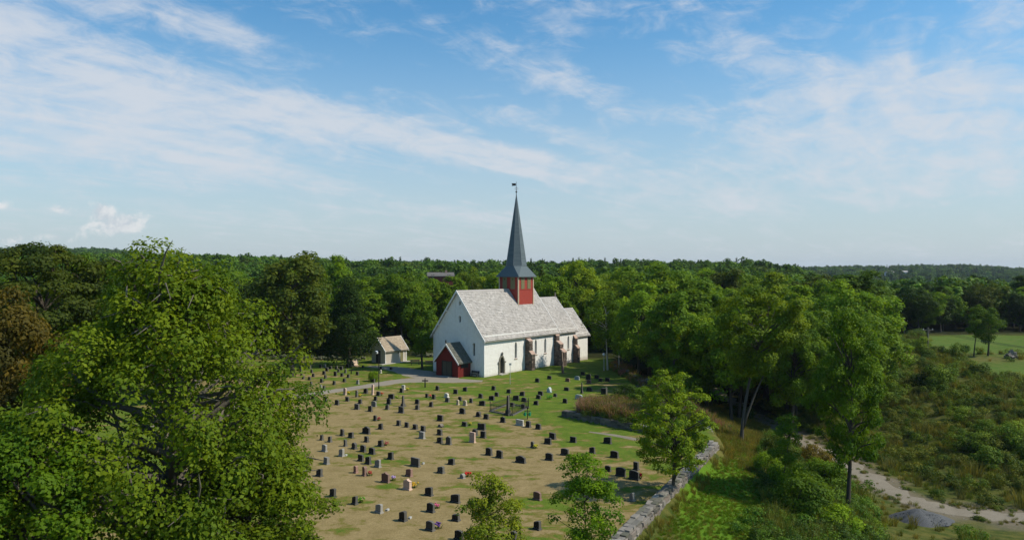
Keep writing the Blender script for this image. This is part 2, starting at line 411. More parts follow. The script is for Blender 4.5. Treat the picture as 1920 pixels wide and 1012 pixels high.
def in_field(px, py, y):
    """the two mown fields beyond the bank"""
    return np.where(py < 664, sstep(1732, 1752, px) * (py < 663), sstep(1815, 1850, px + (py - 690) * -1.2) * sstep(712, 700, py)) * (y > 95) * (y < 170)
def blob(px, py, cx, cy, rx, ry): return np.exp(-(((px - cx) / rx) ** 2 + ((py - cy) / ry) ** 2))
def build_ground():
    def axis(lo, hi, step, far, g):
        a = list(np.arange(lo, hi + 1e-6, step)); s = step
        p = hi
        while p < far[1]: s *= g; p += s; a.append(p)
        s = step; p = lo
        while p > far[0]: s *= g; p -= s; a.insert(0, p)
        return np.array(a)
    xs = axis(-60, 80, .6, (-3500, 3500), 1.09); ys = axis(28, 165, .6, (-120, 6000), 1.07)
    X, Y = np.meshgrid(xs, ys); Z = ground_z(X, Y)
    nx, ny = len(xs), len(ys); V = np.stack([X, Y, Z], -1).reshape(-1, 3)
    i = np.arange(nx * ny).reshape(ny, nx)
    q = np.stack([i[:-1, :-1], i[:-1, 1:], i[1:, 1:], i[1:, :-1]], -1).reshape(-1, 4)
    me = np_mesh('ground', V, q, None)
    db, sb = poly_dist(X, Y, BOUND); dt, stt = poly_dist(X, Y, TRACK)
    inside = sb <= 0
    yy = np.maximum(Y, 20); px = CX + F_PX * X / yy; py = HY + F_PX * (CAM_H - Z) / yy
    # how parched the mown turf is, place by place
    dry = np.zeros_like(X)
    for b in ((700, 800, 190, 75, 1.), (600, 900, 160, 120, 1.), (860, 900, 190, 110, .95), (1040, 880, 140, 75, .9), (780, 980, 250, 90, .95), (985, 815, 100, 45, .8),
              (560, 770, 80, 35, .9), (900, 775, 90, 28, .7), (1000, 720, 200, 14, .30), (1060, 860, 60, 30, .8), (1130, 940, 110, 90, .85), (820, 745, 90, 12, .45), (560, 715, 130, 22, .55), (470, 760, 160, 80, .8), (560, 1100, 500, 120, .8)):
        dry = np.maximum(dry, b[4] * blob(px, py, *b[:4]) * 1.25)
    dry -= .75 * blob(px, py, 1110, 795, 100, 32) + .5 * blob(px, py, 1040, 762, 80, 20) + .35 * blob(px, py, 690, 760, 60, 8) + .3 * blob(px, py, 960, 705, 160, 16)
    dry = np.clip(dry, 0, 1) * .68 * inside
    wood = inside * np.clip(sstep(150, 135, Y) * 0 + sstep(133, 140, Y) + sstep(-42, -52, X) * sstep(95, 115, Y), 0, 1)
    out = (~inside).astype(float)
    lush = out * blob(px, py, 1355, 975, 75, 90) * 1.5 + out * .8 * blob(px, py, 1345, 905, 45, 28)
    field = out * in_field(px, py, Y)
    field = field * (1 - .9 * blob(px, py, 1850, 672, 90, 9))
    bare = out * sstep(3.8, 1.4, dt + 2.6 * (vnoise(X, Y, 2.3, 8) - .5)) 
    golden = out * (1.0 * blob(px, py, 1400, 800, 95, 70) + 1.0 * blob(px, py, 1300, 930, 40, 110) + .6 * blob(px, py, 1600, 870, 90, 40) + .5 * blob(px, py, 1230, 730, 60, 50) + .9 * blob(px, py, 1850, 676, 90, 10))
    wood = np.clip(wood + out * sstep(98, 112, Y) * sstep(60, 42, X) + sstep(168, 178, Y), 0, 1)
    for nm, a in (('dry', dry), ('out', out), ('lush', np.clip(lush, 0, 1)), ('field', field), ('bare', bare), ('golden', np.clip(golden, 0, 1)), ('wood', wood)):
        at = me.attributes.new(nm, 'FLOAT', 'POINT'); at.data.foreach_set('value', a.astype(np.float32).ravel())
    me.polygons.foreach_set('use_smooth', [True] * len(me.polygons))
    m, t, b = new_mat('turf'); v = world_vec(t)
    n1 = t.noise(v, .2, 8, .62); n2 = t.noise(v, .8, 8, .68); n3 = t.noise(v, 4.5, 6, .72); n4 = t.noise(v, 22.0, 3, .7)
    mp = t.new('ShaderNodeMapping', i_0=v); mp.inputs['Rotation'].default_value = (0, 0, R(-14)); mp.inputs['Scale'].default_value = (.42, 1, 1)
    streak = t.noise(mp.outputs[0], .5, 9, .66, .6)
    green = t.mix(t.ramp(n2, .3, .7), (.076, .138, .013), (.15, .21, .024))
    green = t.mix(t.ramp(n3, .35, .8, 0, .5), green, (.15, .165, .04))
    tan = t.mix(t.ramp(n2, .25, .75), (.262, .196, .084), (.375, .285, .135))
    tan = t.mix(t.ramp(n3, .3, .75, 0, .55), tan, (.185, .135, .052))
    olive = t.mix(n3, (.150, .140, .028), (.215, .175, .052))
    dn = t.math('MULTIPLY_ADD', t.math('SUBTRACT', n1, .5), 1.3, attr(t, 'dry'))
    dn = t.math('MULTIPLY_ADD', t.math('SUBTRACT', streak, .5), 3.0, dn)
    dn = t.math('MULTIPLY_ADD', t.math('SUBTRACT', n2, .5), 1.1, dn)
    c = t.mix(t.ramp(dn, .16, .36), green, olive)
    c = t.mix(t.ramp(dn, .36, .58), c, tan)
    rough_c = t.mix(t.ramp(n2, .35, .65), (.05, .075, .014), (.13, .125, .032))
    c = t.mix(attr(t, 'out'), c, rough_c)
    c = t.mix(t.math('MULTIPLY', attr(t, 'golden'), t.ramp(n2, .3, .6)), c, (.17, .145, .045))
    c = t.mix(t.math('MULTIPLY', t.ramp(t.math('MULTIPLY_ADD', t.math('SUBTRACT', n2, .5), .6, attr(t, 'lush')), .25, .6), .95), c, t.mix(n3, (.08, .175, .010), (.135, .24, .02)))
    c = t.mix(attr(t, 'field'), c, t.mix(t.ramp(n2, .3, .7), t.mix(n3, (.06, .13, .016), (.10, .165, .03)), (.13, .165, .035)))
    soil = t.mix(n3, (.12, .10, .062), (.25, .21, .15))
    c = t.mix(t.math('MULTIPLY', attr(t, 'bare'), t.ramp(n2, .2, .5, .55, 1)), c, soil)
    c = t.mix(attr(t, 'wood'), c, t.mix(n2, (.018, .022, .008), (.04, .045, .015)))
    c = t.mix(t.ramp(n4, .38, .62, 0, .42), c, t.mix(1.0, c, (.5, .5, .5), 'MULTIPLY'))
    t.put(b.inputs['Base Color'], c); b.inputs['Roughness'].default_value = 1.0; b.inputs['Specular IOR Level'].default_value = .05
    h = t.math('ADD', n3, t.math('MULTIPLY', n4, .6))
    bump(t, b, h, .6, .07)
    me.materials.append(m)
    tag(link('ground', me), kind='structure')
build_ground()

def ribbon(name, pts, widths, mat, lift, seed=1, kind='structure', cols=6, step=.8):
    """a draped strip with an uneven edge"""
    rng = random.Random(seed); P = []
    for i in range(len(pts) - 1):
        a, b2 = Vector(pts[i]), Vector(pts[i + 1]); n = max(1, int((b2 - a).length / step))
        for k in range(n): P.append((a.lerp(b2, k / n), widths[i] + (widths[i + 1] - widths[i]) * k / n))
    P.append((Vector(pts[-1]), widths[-1]))
    for _ in range(4):
        P = [P[0]] + [((P[i - 1][0] + P[i][0] * 2 + P[i + 1][0]) / 4, P[i][1]) for i in range(1, len(P) - 1)] + [P[-1]]
    mb = MB(); rows = []
    for i, (p, wd) in enumerate(P):
        d = (P[min(i + 1, len(P) - 1)][0] - P[max(i - 1, 0)][0]).normalized(); nrm = Vector((d.y, -d.x)); row = []
        jg = .5 if name == 'dirt_track' else .09; el, er = wd * (.5 + jg * (rng.random() - .5)), wd * (.5 + jg * (rng.random() - .5))
        for k in range(cols + 1):
            u = k / cols; q = p + nrm * (-el + (el + er) * u)
            row.append((q.x, q.y, gz(q.x, q.y) + lift - (.03 if k in (0, cols) else 0)))
        rows.append(row)
    nn = cols + 1; mb.v = [q for r_ in rows for q in r_]
    for i in range(len(rows) - 1):
        for k in range(cols): mb.f.append((i * nn + k, i * nn + k + 1, (i + 1) * nn + k + 1, (i + 1) * nn + k)); mb.t.append(.5)
    return tag(mb.build(name, mat, smooth=True), kind=kind)
def gravel_mat(name, a, b_, g):
    m, t, b = new_mat(name); v = world_vec(t)
    n = t.noise(v, .8, 5, .6); f = t.noise(v, 14, 4, .7)
    c = t.mix(n, a, b_); c = t.mix(t.ramp(f, .35, .75, 0, .6), c, g)
    t.put(b.inputs['Base Color'], c); b.inputs['Roughness'].default_value = .95; b.inputs['Specular IOR Level'].default_value = .1
    bump(t, b, f, .6, .04); return m
M['gravel'] = gravel_mat('path_gravel', (.25, .218, .17), (.33, .29, .232), (.18, .155, .115))
M['dirt'] = gravel_mat('track_dirt', (.20, .17, .125), (.31, .27, .21), (.12, .10, .065))
M['pilegravel'] = gravel_mat('pile_gravel', (.085, .088, .09), (.13, .134, .137), (.05, .05, .052))
G0 = lambda px, py: on_ground(px, py, 0)
path_pts = [G0(*p) for p in ((300, 800), (380, 771), (470, 756), (540, 745), (620, 733), (690, 723), (745, 714), (790, 711), (850, 713), (905, 714))]
ribbon('gravel_path', path_pts, [2.4, 2.4, 2.4, 2.4, 2.4, 2.5, 3.6, 4.6, 4.2, 1.6], M['gravel'], .035, 3)
ribbon('gravel_yard', [G0(*p) for p in ((862, 707), (835, 707), (800, 703), (775, 697), (740, 690), (715, 687), (690, 686))], [3.6, 5.5, 6.5, 5.0, 3.4, 2.4, 2.0], M['gravel'], .03, 4)
ribbon('dirt_track', TRACK[1:-1], [2.0, 2.1, 2.3, 2.3, 2.3, 2.3, 2.4, 2.6, 2.6, 2.4], M['dirt'], .04, 5)
ribbon('gravel_strip', [G0(1105, 809), G0(1150, 815), G0(1196, 824)], [.4, .8, .9], M['dirt'], .035, 6, cols=3, step=.4)

# ------------------------------------------------------------------ the church
CH_A = R(51.3)
church = tag(empty('church', (-4.2, 110.5, 0), CH_A), 'white medieval stone church with slate roof, red tower and dark spire', 'church')
def skin(outline, holes, fn, reveal):
    """flat wall with openings, plus the sides of each opening going inwards"""
    bm = bmesh.new(); edges = []
    for loop in [outline] + holes:
        vs = [bm.verts.new(fn(p[0], p[1], 0)) for p in loop]
        edges += [bm.edges.new((vs[i], vs[(i + 1) % len(vs)])) for i in range(len(vs))]
    bmesh.ops.triangle_fill(bm, use_beauty=True, edges=edges)
    vs = [v.co.copy() for v in bm.verts]; bm.verts.index_update()
    fs = [tuple(v.index for v in f.verts) for f in bm.faces]; bm.free()
    mb = MB(); mb.add(vs, fs)
    for h in holes:
        n = len(h); mb.add([fn(p[0], p[1], 0) for p in h] + [fn(p[0], p[1], reveal) for p in h], [(i, (i + 1) % n, n + (i + 1) % n, n + i) for i in range(n)])
    return mb
def lancet(c, z0, z1, wd, n=5):
    """outline of a pointed-arch opening"""
    hw = wd / 2; zs = z1 - wd * .95; pts = [(c - hw, z0), (c + hw, z0), (c + hw, zs)]
    for k in range(1, n): a = k / n; pts.append((c + hw * (1 - a ** 1.5), zs + (z1 - zs) * math.sin(a * math.pi / 2)))
    pts.append((c, z1))
    for k in range(n - 1, 0, -1): a = k / n; pts.append((c - hw * (1 - a ** 1.5), zs + (z1 - zs) * math.sin(a * math.pi / 2)))
    pts.append((c - hw, zs)); return pts
def rect(c, z0, z1, wd): return [(c - wd / 2, z0), (c + wd / 2, z0), (c + wd / 2, z1), (c - wd / 2, z1)]
def window(loop, fn, depth, sill=True, frame=.05):
    """pane with frame bars and a sill"""
    xs = [p[0] for p in loop]; zs = [p[1] for p in loop]; c = sum((min(xs), max(xs))) / 2; hw = (max(xs) - min(xs)) / 2
    mb = MB(); mb.add([fn(p[0], p[1], depth) for p in loop], [tuple(range(len(loop)))])
    wn = mb.build('window', M['glass'], church)
    mb = MB()
    def bar(x0, x1, z0, z1):
        P = [fn(x0, z0, depth - .05), fn(x1, z0, depth - .05), fn(x1, z1, depth - .05), fn(x0, z1, depth - .05)]
        Q = [fn(x0, z0, depth - .005), fn(x1, z0, depth - .005), fn(x1, z1, depth - .005), fn(x0, z1, depth - .005)]
        mb.add(P + Q, [(0, 1, 2, 3), (0, 4, 5, 1), (1, 5, 6, 2), (2, 6, 7, 3), (3, 7, 4, 0)])
    if hw > .2:
        bar(c - .022, c + .022, min(zs), max(zs) - .05)
        k = min(zs) + .5
        while k < max(zs) - hw: bar(c - hw, c + hw, k - .018, k + .018); k += .5
        mb.build('glazing_bars', M['lead'], wn)
    if sill:
        mb = MB(); z = min(zs); P = []
        for dd, zz in ((-.10, z - .13), (-.10, z - .05), (depth - .02, z + .03), (depth - .02, z - .13)):
            P += [fn(c - hw - .12, zz, dd), fn(c + hw + .12, zz, dd)]
        mb.add(P, [(0, 1, 3, 2), (2, 3, 5, 4), (4, 5, 7, 6), (6, 7, 1, 0), (0, 2, 4, 6), (1, 7, 5, 3)])
        mb.build('sill', M['stone'], wn, color=(.42, .33, .27))
    return wn
S_ = lambda yc: (lambda a, z, d: (a, yc + d, z))         # south-facing wall at y = yc, depth goes in
W_ = lambda xc: (lambda a, z, d: (xc + d, a, z))         # west-facing wall at x = xc

NL, NW, NE, NR = 19.2, 10.8, 6.0, 12.95                   # nave length, width, eave and ridge heights
CL0, CL1, CW0, CE, CR = NL, 25.9, 0.75, 5.75, 11.25       # chancel
AL1, AW0, AE_, AR = 31.4, 1.75, 4.55, 9.0                 # sacristy
yc = NW / 2
B0 = -1.6                                                # walls go into the ground
# nave walls
n_win = [lancet(7.7, 2.15, 4.75, .58), lancet(13.0, 2.3, 4.75, .58), lancet(15.65, 2.3, 4.75, .58)]
n_door = lancet(4.1, .12, 2.75, 1.05)
mb = skin([(0, B0), (NL, B0), (NL, NE + .25), (0, NE + .25)], n_win + [n_door], S_(0), .42)
w_slit = [rect(5.0, 8.1, 9.05, .44), rect(5.0, 10.75, 11.3, .36), rect(2.1, 3.1, 5.0, .46)]
g = skin([(0, B0), (NW, B0), (NW, NE), (yc, NR - .1), (0, NE)], w_slit, W_(0), .4)
mb.add(g.v, g.f)
mb.add([(0, NW, B0), (NL, NW, B0), (NL, NW, NE + .2), (0, NW, NE + .2)], [(0, 1, 2, 3)])
mb.add([(NL, 0, B0), (NL, NW, B0), (NL, NW, NE), (NL, yc, NR - .1), (NL, 0, NE)], [(0, 1, 2, 3, 4)])
mb.build('wall', M['white'], church)
for l in n_win: window(l, S_(0), .36)
for l in w_slit: window(l, W_(0), .33, sill=False)
# chancel and sacristy walls
c_win = [lancet(23.6, 2.2, 4.55, .55)]
mb = skin([(CL0 + .01, B0), (CL1, B0), (CL1, CE + .2), (CL0 + .01, CE + .2)], c_win, S_(CW0), .4)
mb.add([(CL0 + .01, NW - CW0, B0), (CL1, NW - CW0, B0), (CL1, NW - CW0, CE), (CL0 + .01, NW - CW0, CE)], [(0, 1, 2, 3)])
mb.add([(CL1, CW0, B0), (CL1, NW - CW0, B0), (CL1, NW - CW0, CE), (CL1, yc, CR - .1), (CL1, CW0, CE)], [(0, 1, 2, 3, 4)])
mb.build('chancel_wall', M['white'], church)
for l in c_win: window(l, S_(CW0), .34)
mb = MB()
mb.add([(CL1 + .01, AW0, B0), (AL1, AW0, B0), (AL1, AW0, AE_ + .15), (CL1 + .01, AW0, AE_ + .15)], [(0, 1, 2, 3)])
mb.add([(CL1 + .01, NW - AW0, B0), (AL1, NW - AW0, B0), (AL1, NW - AW0, AE_), (CL1 + .01, NW - AW0, AE_)], [(0, 1, 2, 3)])
mb.add([(AL1, AW0, B0), (AL1, NW - AW0, B0), (AL1, NW - AW0, AE_), (AL1, yc, AR - .1), (AL1, AW0, AE_)], [(0, 1, 2, 3, 4)])
mb.build('sacristy_wall', M['white'], church)
# worn stone footing under the east parts
rs = random.Random(5)
for x0, x1, y in ((20.6, 25.0, CW0), (26.9, 31.4, AW0)):
    p = MB(); p.box(x0, x1, y - .09, y - .005, -1.2, -.12 - .2 * (x0 > 26)); pl = p.build('plinth', M['stone'], church, color=(.36, .30, .26))
# roofs
def roof(x0, x1, half, ez, rz, ov, west, east, mat, name='roof', sw=.36, sh=.30, parent=church, ycen=yc, seed=1, board=M['trim'], axis_rot=None):
    """pair of slabs, courses of separate slates on them, verge boards"""
    rng = random.Random(seed); L = math.hypot(half, rz - ez); sl = (rz - ez) / half
    ax0, ax1 = x0 - west, x1 + east
    y_e = half + ov; z_e = ez - ov * sl; th = .16
    base = MB()
    base.prism([(ycen - y_e, z_e), (ycen, rz), (ycen + y_e, z_e), (ycen + y_e, z_e - th), (ycen, rz - th * 1.6), (ycen - y_e, z_e - th)], 'x', ax0, ax1)
    ro = base.build(name, mat, parent)
    s = MB(); Ls = math.hypot(y_e, rz - z_e); rows = int(Ls / sh); sh = Ls / rows
    u = (1 / math.hypot(1, sl), sl / math.hypot(1, sl)); nrm = (-u[1], u[0])
    for side in (-1, 1):
        for r in range(rows):
            a = r * sh; x = ax0 - rng.random() * sw * .5
            while x < ax1:
                wd = sw * rng.uniform(.7, 1.3); xa, xb = max(x, ax0), min(x + wd - .012, ax1); x += wd
                if xb - xa < .04: continue
                a0 = a - rng.uniform(0, .035); lf = .045 + rng.uniform(0, .022); tn = min(1, max(0, rng.gauss(.5, .24)))
                def P(xx, aa, h):
                    return (xx, ycen + side * (y_e - aa * u[0] - h * nrm[0] * -1 * -1), z_e + aa * u[1] + h * nrm[1])
                top = a + sh + .03
                vs = [P(xa, a0, lf + rng.uniform(-.008, .008)), P(xb, a0, lf + rng.uniform(-.008, .008)), P(xb, min(top, Ls), .012), P(xa, min(top, Ls), .012), P(xa, a0, .0), P(xb, a0, .0)]
                s.add(vs, [(0, 1, 2, 3), (4, 5, 1, 0), (4, 0, 3), (5, 2, 1)], tn)
    sl_o = s.build('slates', mat, ro); sl_o['kind'] = 'stuff'
    # ridge tiles and verge boards
    k = MB(); k.prism([(ycen - .22, rz - .18), (ycen, rz + .09), (ycen + .22, rz - .18), (ycen, rz - .10)], 'x', ax0, ax1, .35); k.build('ridge_cap', mat, ro)
    for xx, on in ((ax0, west > 0), (ax1, east > 0)):
        if not on: continue
        for sd_ in (-1, 1):
            b_ = MB(); d0 = xx - .05; d1 = xx + .03
            b_.prism([(ycen + sd_ * (y_e + .05), z_e + .02), (ycen + sd_ * .0, rz + .12), (ycen, rz - .24), (ycen + sd_ * (y_e + .05), z_e - .24)], 'x', d0, d1)
            b_.build('verge_board', board, ro)
    return ro
roof(0, NL, yc, NE, NR, .42, .38, .32, M['slate'], seed=2)
roof(CL0 + .34, CL1, yc - CW0, CE, CR, .38, 0, .35, M['slate'], name='chancel_roof', seed=3)
roof(CL1 + .37, AL1, yc - AW0, AE_, AR, .34, 0, .3, M['slate'], name='sacristy_roof', seed=4)
# eave boards
for nm, x0, x1, y, z in (('eave_board', -.3, NL + .3, -.36, NE - .62), ('eave_board', NL + .4, CL1 + .3, CW0 - .33, CE - .58), ('eave_board', CL1 + .4, AL1 + .28, AW0 - .30, AE_ - .50)):
    p = MB(); p.box(x0, x1, y, y + .05, z, z + .2); p.box(x0, x1, y + .05, -y * 0 + y + .36, z + .02, z + .06); p.build(nm, M['trim'], church)
# purlin ends under the west gable
for a in (7.6, 9.35):
    for sd_ in (1,):
        p = MB(); zz = NE + (yc - (a - yc)) * (NR - NE) / yc - .40
        p.box(-.36, .0, a - .12, a + .12, zz, zz + .16); p.build('purlin_end', M['trim'], church)
p = MB(); p.tube([(CL1 + .2, yc, CR), (CL1 + .2, yc, CR + .75)], [.16, .10], 6); p.tube([(CL1 + .2, yc, CR + .75), (CL1 + .2, yc, CR + .95)], [.05, .02], 5); p.build('finial', M['stone'], church, color=(.22, .17, .15))

# chipped stone variants that every masonry piece shares
def chipped(seed, mat):
    rng = random.Random(seed); bm = bmesh.new(); bmesh.ops.create_cube(bm, size=1.0)
    bmesh.ops.bevel(bm, geom=list(bm.edges), offset=.09, segments=1, affect='EDGES')
    for v in bm.verts: v.co += Vector((rng.uniform(-.06, .06), rng.uniform(-.06, .06), rng.uniform(-.05, .05)))
    me = bpy.data.meshes.new('stone'); bm.to_mesh(me); bm.free(); me.materials.append(mat); return me
CHIP = [chipped(i, M['stone']) for i in range(8)]
def stone_colour(rng, kinds):
    c = rng.choice(kinds); k = rng.uniform(.75, 1.25); return tuple(x * k for x in c)
BR = [(.105, .078, .064), (.14, .105, .086), (.085, .068, .058), (.17, .135, .112), (.10, .09, .078)]
def buttress(x0, wd, y0, prof, seed):
    """prof: (projection, height) stages from the bottom, with a sloping slab on each step"""
    rng = random.Random(seed); core = MB(); pts = [(y0 + .05, B0)]
    z = B0; out = []
    for i, (p, zt) in enumerate(prof):
        out.append((y0 - p, z)); out.append((y0 - p, zt)); z = zt + (.55 if i + 1 < len(prof) else .5)
    poly = [(y0 + .05, B0)] + out + [(y0 + .05, z)]
    core.prism(poly, 'x', x0 + .05, x0 + wd - .05)
    b = core.build('buttress', M['mortar'], church)
    z = B0 + 1.3
    for i, (p, zt) in enumerate(prof):
        while z < zt - .1:
            h = min(rng.uniform(.26, .40), zt - z)
            for face in ('w', 'e', 's'):
                a = 0; tot = wd if face == 's' else p
                while a < tot - .05:
                    l = min(rng.uniform(.3, .6), tot - a)
                    if tot - a - l < .12: l = tot - a
                    cc = a + l / 2; t = .16 + rng.uniform(0, .04)
                    if face == 's': loc = (x0 + cc, y0 - p, z + h / 2); sc = (l - .035, t, h - .035)
                    else:
                        loc = (x0 + (.02 if face == 'w' else wd - .02), y0 - p + cc, z + h / 2); sc = (t, l - .035, h - .035)
                    link('stone', rng.choice(CHIP), b, loc, (0, 0, 0), sc, stone_colour(rng, BR)); a += l
            z += h
        pn = prof[i + 1][0] if i + 1 < len(prof) else 0.02
        rise = .55 if i + 1 < len(prof) else .5
        cap = MB(); cap.prism([(y0 - p - .07, zt - .02), (y0 - p - .07, zt + .08), (y0 - pn, zt + rise + .10), (y0 - pn, zt + rise - .06)], 'x', x0 - .06, x0 + wd + .06)
        cap.build('weathering_slab', M['stone'], b, color=(.44, .31, .25))
        z = zt + rise * .3
    return b
buttress(10.1, .95, 0, [(1.30, 2.6), (.80, 4.7)], 11)
buttress(18.15, .95, 0, [(1.95, 2.3), (1.25, 3.6), (.45, 5.0)], 12)
buttress(25.1, .72, CW0, [(.95, 2.3), (.45, 4.0)], 13)

# south door in its stone surround
sur = MB(); o_ = lancet(4.1, .0, 3.05, 1.55); i_ = lancet(4.1, .0, 2.74, 1.04); n = len(o_)
ov_ = [(p[0], -.13, p[1]) for p in o_]; iv_ = [(p[0], -.13, p[1]) for p in i_]; bk = [(p[0], .02, p[1]) for p in o_]; ib = [(p[0], .3, p[1]) for p in i_]
sur.add(ov_ + iv_ + bk + ib, [(k, (k + 1) % n, n + (k + 1) % n, n + k) for k in range(n) if k != 0] + [(k, 2 * n + k, 2 * n + (k + 1) % n, (k + 1) % n) for k in range(n)] + [(n + k, n + (k + 1) % n, 3 * n + (k + 1) % n, 3 * n + k) for k in range(n)])
so = sur.build('door_surround', M['stone'], church, color=(.20, .19, .155))
hd = MB(); hd.tube([(4.1, -.14, 3.02), (4.1, -.2, 3.25), (4.1, -.18, 3.45)], [.13, .17, .10], 7); hd.build('carved_head', M['stone'], so, color=(.17, .16, .14))
for sx in (-1, 1):
    hd = MB(); hd.box(4.1 + sx * .78 - .13, 4.1 + sx * .78 + .13, -.20, .02, 1.75, 2.0); hd.build('impost', M['stone'], so, color=(.19, .18, .15))
dmb = MB(); dmb.add([(p[0], .30, p[1]) for p in n_door], [tuple(range(len(n_door)))]); dmb.build('door', M['door'], church)
st = MB(); st.box(3.2, 5.0, -.75, -.01, -.6, .11); st.build('doorstep', M['stone'], church, color=(.4, .38, .33))

# tower and spire
TA, TX = 2.04, 14.65
def tower():
    tw = MB(); tw.box(TX - TA, TX + TA, yc - TA, yc + TA, NR - 4.0, 15.3)
    t = tw.build('tower', M['tower_red'], church)
    for sx in (-1, 1):
        for sy in (-1, 1):
            c = MB(); c.box(TX + sx * TA - .09 - .04 * (sx > 0) * 0, TX + sx * TA + .09, yc + sy * TA - .09, yc + sy * TA + .09, NR - 4.0, 15.2); c.build('corner_board', M['buff'], t)
    z0, z1 = 13.0, 15.0
    for face in range(4):
        ca, sa = math.cos(face * math.pi / 2), math.sin(face * math.pi / 2)
        def T(u, d, z): return (TX + u * ca - (-(TA + d)) * -sa * -1 * -1 if False else TX + u * ca + (TA + d) * sa, yc + u * sa - (TA + d) * ca, z)
        def slab(mb, u0, u1, d0, d1, za, zb):
            mb.add([T(u0, d0, za), T(u1, d0, za), T(u1, d1, za), T(u0, d1, za), T(u0, d0, zb), T(u1, d0, zb), T(u1, d1, zb), T(u0, d1, zb)],
                   [(0, 1, 2, 3), (4, 5, 6, 7), (0, 1, 5, 4), (1, 2, 6, 5), (2, 3, 7, 6), (3, 0, 4, 7)])
        for u in (-.86, .86):
            h = MB(); slab(h, u - .46, u + .46, .004, .06, z0, z1)
            sh = h.build('sound_shutter', M['olive'], t)
            q = MB(); cx = [T(u + .13 * math.cos(k * math.pi / 4), .068, 14.62 + .13 * math.sin(k * math.pi / 4)) for k in range(8)]; q.add(cx, [tuple(range(8))]); q.build('sound_hole', M['dark'], sh)
            for k in range(5):
                q = MB(); slab(q, u - .46 + .19 * k - .012 + .08, u - .46 + .19 * k + .012 + .08, .06, .075, z0, z1); q.build('batten', M['olive'], sh)
        q = MB(); slab(q, -TA, TA, .0, .05, z0 - .12, z0 - .005); q.build('string_board', M['tower_red'], t)
    # flared skirt and spire
    ea, eo = TA + .42, 15.12; z8 = 16.95; r8 = 1.78
    sq = []; oc = []
    for k in range(8):
        a = math.pi / 8 + k * math.pi / 4; oc.append((TX + r8 * math.cos(a), yc + r8 * math.sin(a), z8))
    sqc = [(TX + ea, yc + ea, eo), (TX - ea, yc + ea, eo), (TX - ea, yc - ea, eo), (TX + ea, yc - ea, eo)]
    k = MB(); V = oc + sqc; F = []
    # octagon corners: 0 (22.5) 1 (67.5) 2 3 4 5 6 7 ; square corner 0 sits between octagon 0 and 1
    for c in range(4):
        F.append((8 + c, 2 * c + 1, 2 * c)); F.append((8 + c, 8 + (c + 1) % 4, (2 * c + 2) % 8, 2 * c + 1))
    k.add(V, F); k.add([(p[0], p[1], eo - .12) for p in sqc] + sqc, [(0, 1, 2, 3), (0, 1, 5, 4), (1, 2, 6, 5), (2, 3, 7, 6), (3, 0, 4, 7)])
    sk = k.build('spire_skirt', M['spire'], t)
    sp = MB(); rng = random.Random(8); zt = 28.9; rows = 44
    for r in range(rows):
        za, zb = z8 + (zt - z8) * r / rows, z8 + (zt - z8) * (r + 1) / rows
        ra, rb = 1.80 * (1 - r / rows) ** .97 + .05, 1.80 * (1 - (r + 1) / rows) ** .97 + .03
        for k in range(8):
            a0, a1 = math.pi / 8 + k * math.pi / 4, math.pi / 8 + (k + 1) * math.pi / 4
            sp.add([(TX + ra * 1.0 * math.cos(a0), yc + ra * math.sin(a0), za), (TX + ra * math.cos(a1), yc + ra * math.sin(a1), za),
                    (TX + rb * math.cos(a1), yc + rb * math.sin(a1), zb), (TX + rb * math.cos(a0), yc + rb * math.sin(a0), zb)], [(0, 1, 2, 3)], rng.gauss(.5, .16))
    so2 = sp.build('spire', M['spire'], t)
    for k in range(8):
        a = math.pi / 8 + k * math.pi / 4; q = MB(); q.tube([(TX + 1.84 * math.cos(a), yc + 1.84 * math.sin(a), z8), (TX + .06 * math.cos(a), yc + .06 * math.sin(a), zt)], [.04, .025], 4); q.build('hip_roll', M['lead'], so2)
    v = MB(); v.tube([(TX, yc, 28.7), (TX, yc, 29.3), (TX, yc, 31.3)], [.09, .05, .03], 6)
    vo = v.build('weather_vane', M['iron'], t)
    q = MB()
    for zz, rr in ((29.55, .17),):
        q.tube([(TX, yc, zz - rr), (TX, yc, zz - rr * .7), (TX, yc, zz), (TX, yc, zz + rr * .7), (TX, yc, zz + rr)], [.02, rr * .7, rr, rr * .7, .02], 8)
    q.build('ball', M['iron'], vo)
    ar = CH_A; fx, fy = math.cos(-ar), math.sin(-ar)       # world x axis in church space: the vane points across the picture
    q = MB(); q.add([(TX - fx * .08, yc - fy * .08, 30.62), (TX - fx * .82, yc - fy * .82, 30.58), (TX - fx * .70, yc - fy * .70, 30.80), (TX - fx * .84, yc - fy * .84, 31.02), (TX - fx * .08, yc - fy * .08, 31.02)], [(0, 1, 2, 3, 4)])
    f2 = [(a + .03 * fy, b - .03 * fx, c) for a, b, c in q.v]; n0 = len(q.v); q.add(f2, [(4, 3, 2, 1, 0)])
    for i in range(5): q.f.append((i, (i + 1) % 5, n0 + (i + 1) % 5, n0 + i)); q.t.append(.5)
    q.build('vane_flag', M['iron'], vo)
    for s2 in (-1, 1):
        q = MB(); q.tube([(TX, yc, 29.9), (TX + s2 * fx * .3, yc + s2 * fy * .3, 30.05), (TX + s2 * fx * .22, yc + s2 * fy * .22, 30.3), (TX, yc, 30.2)], .025, 4); q.build('scroll', M['iron'], vo)
tower()

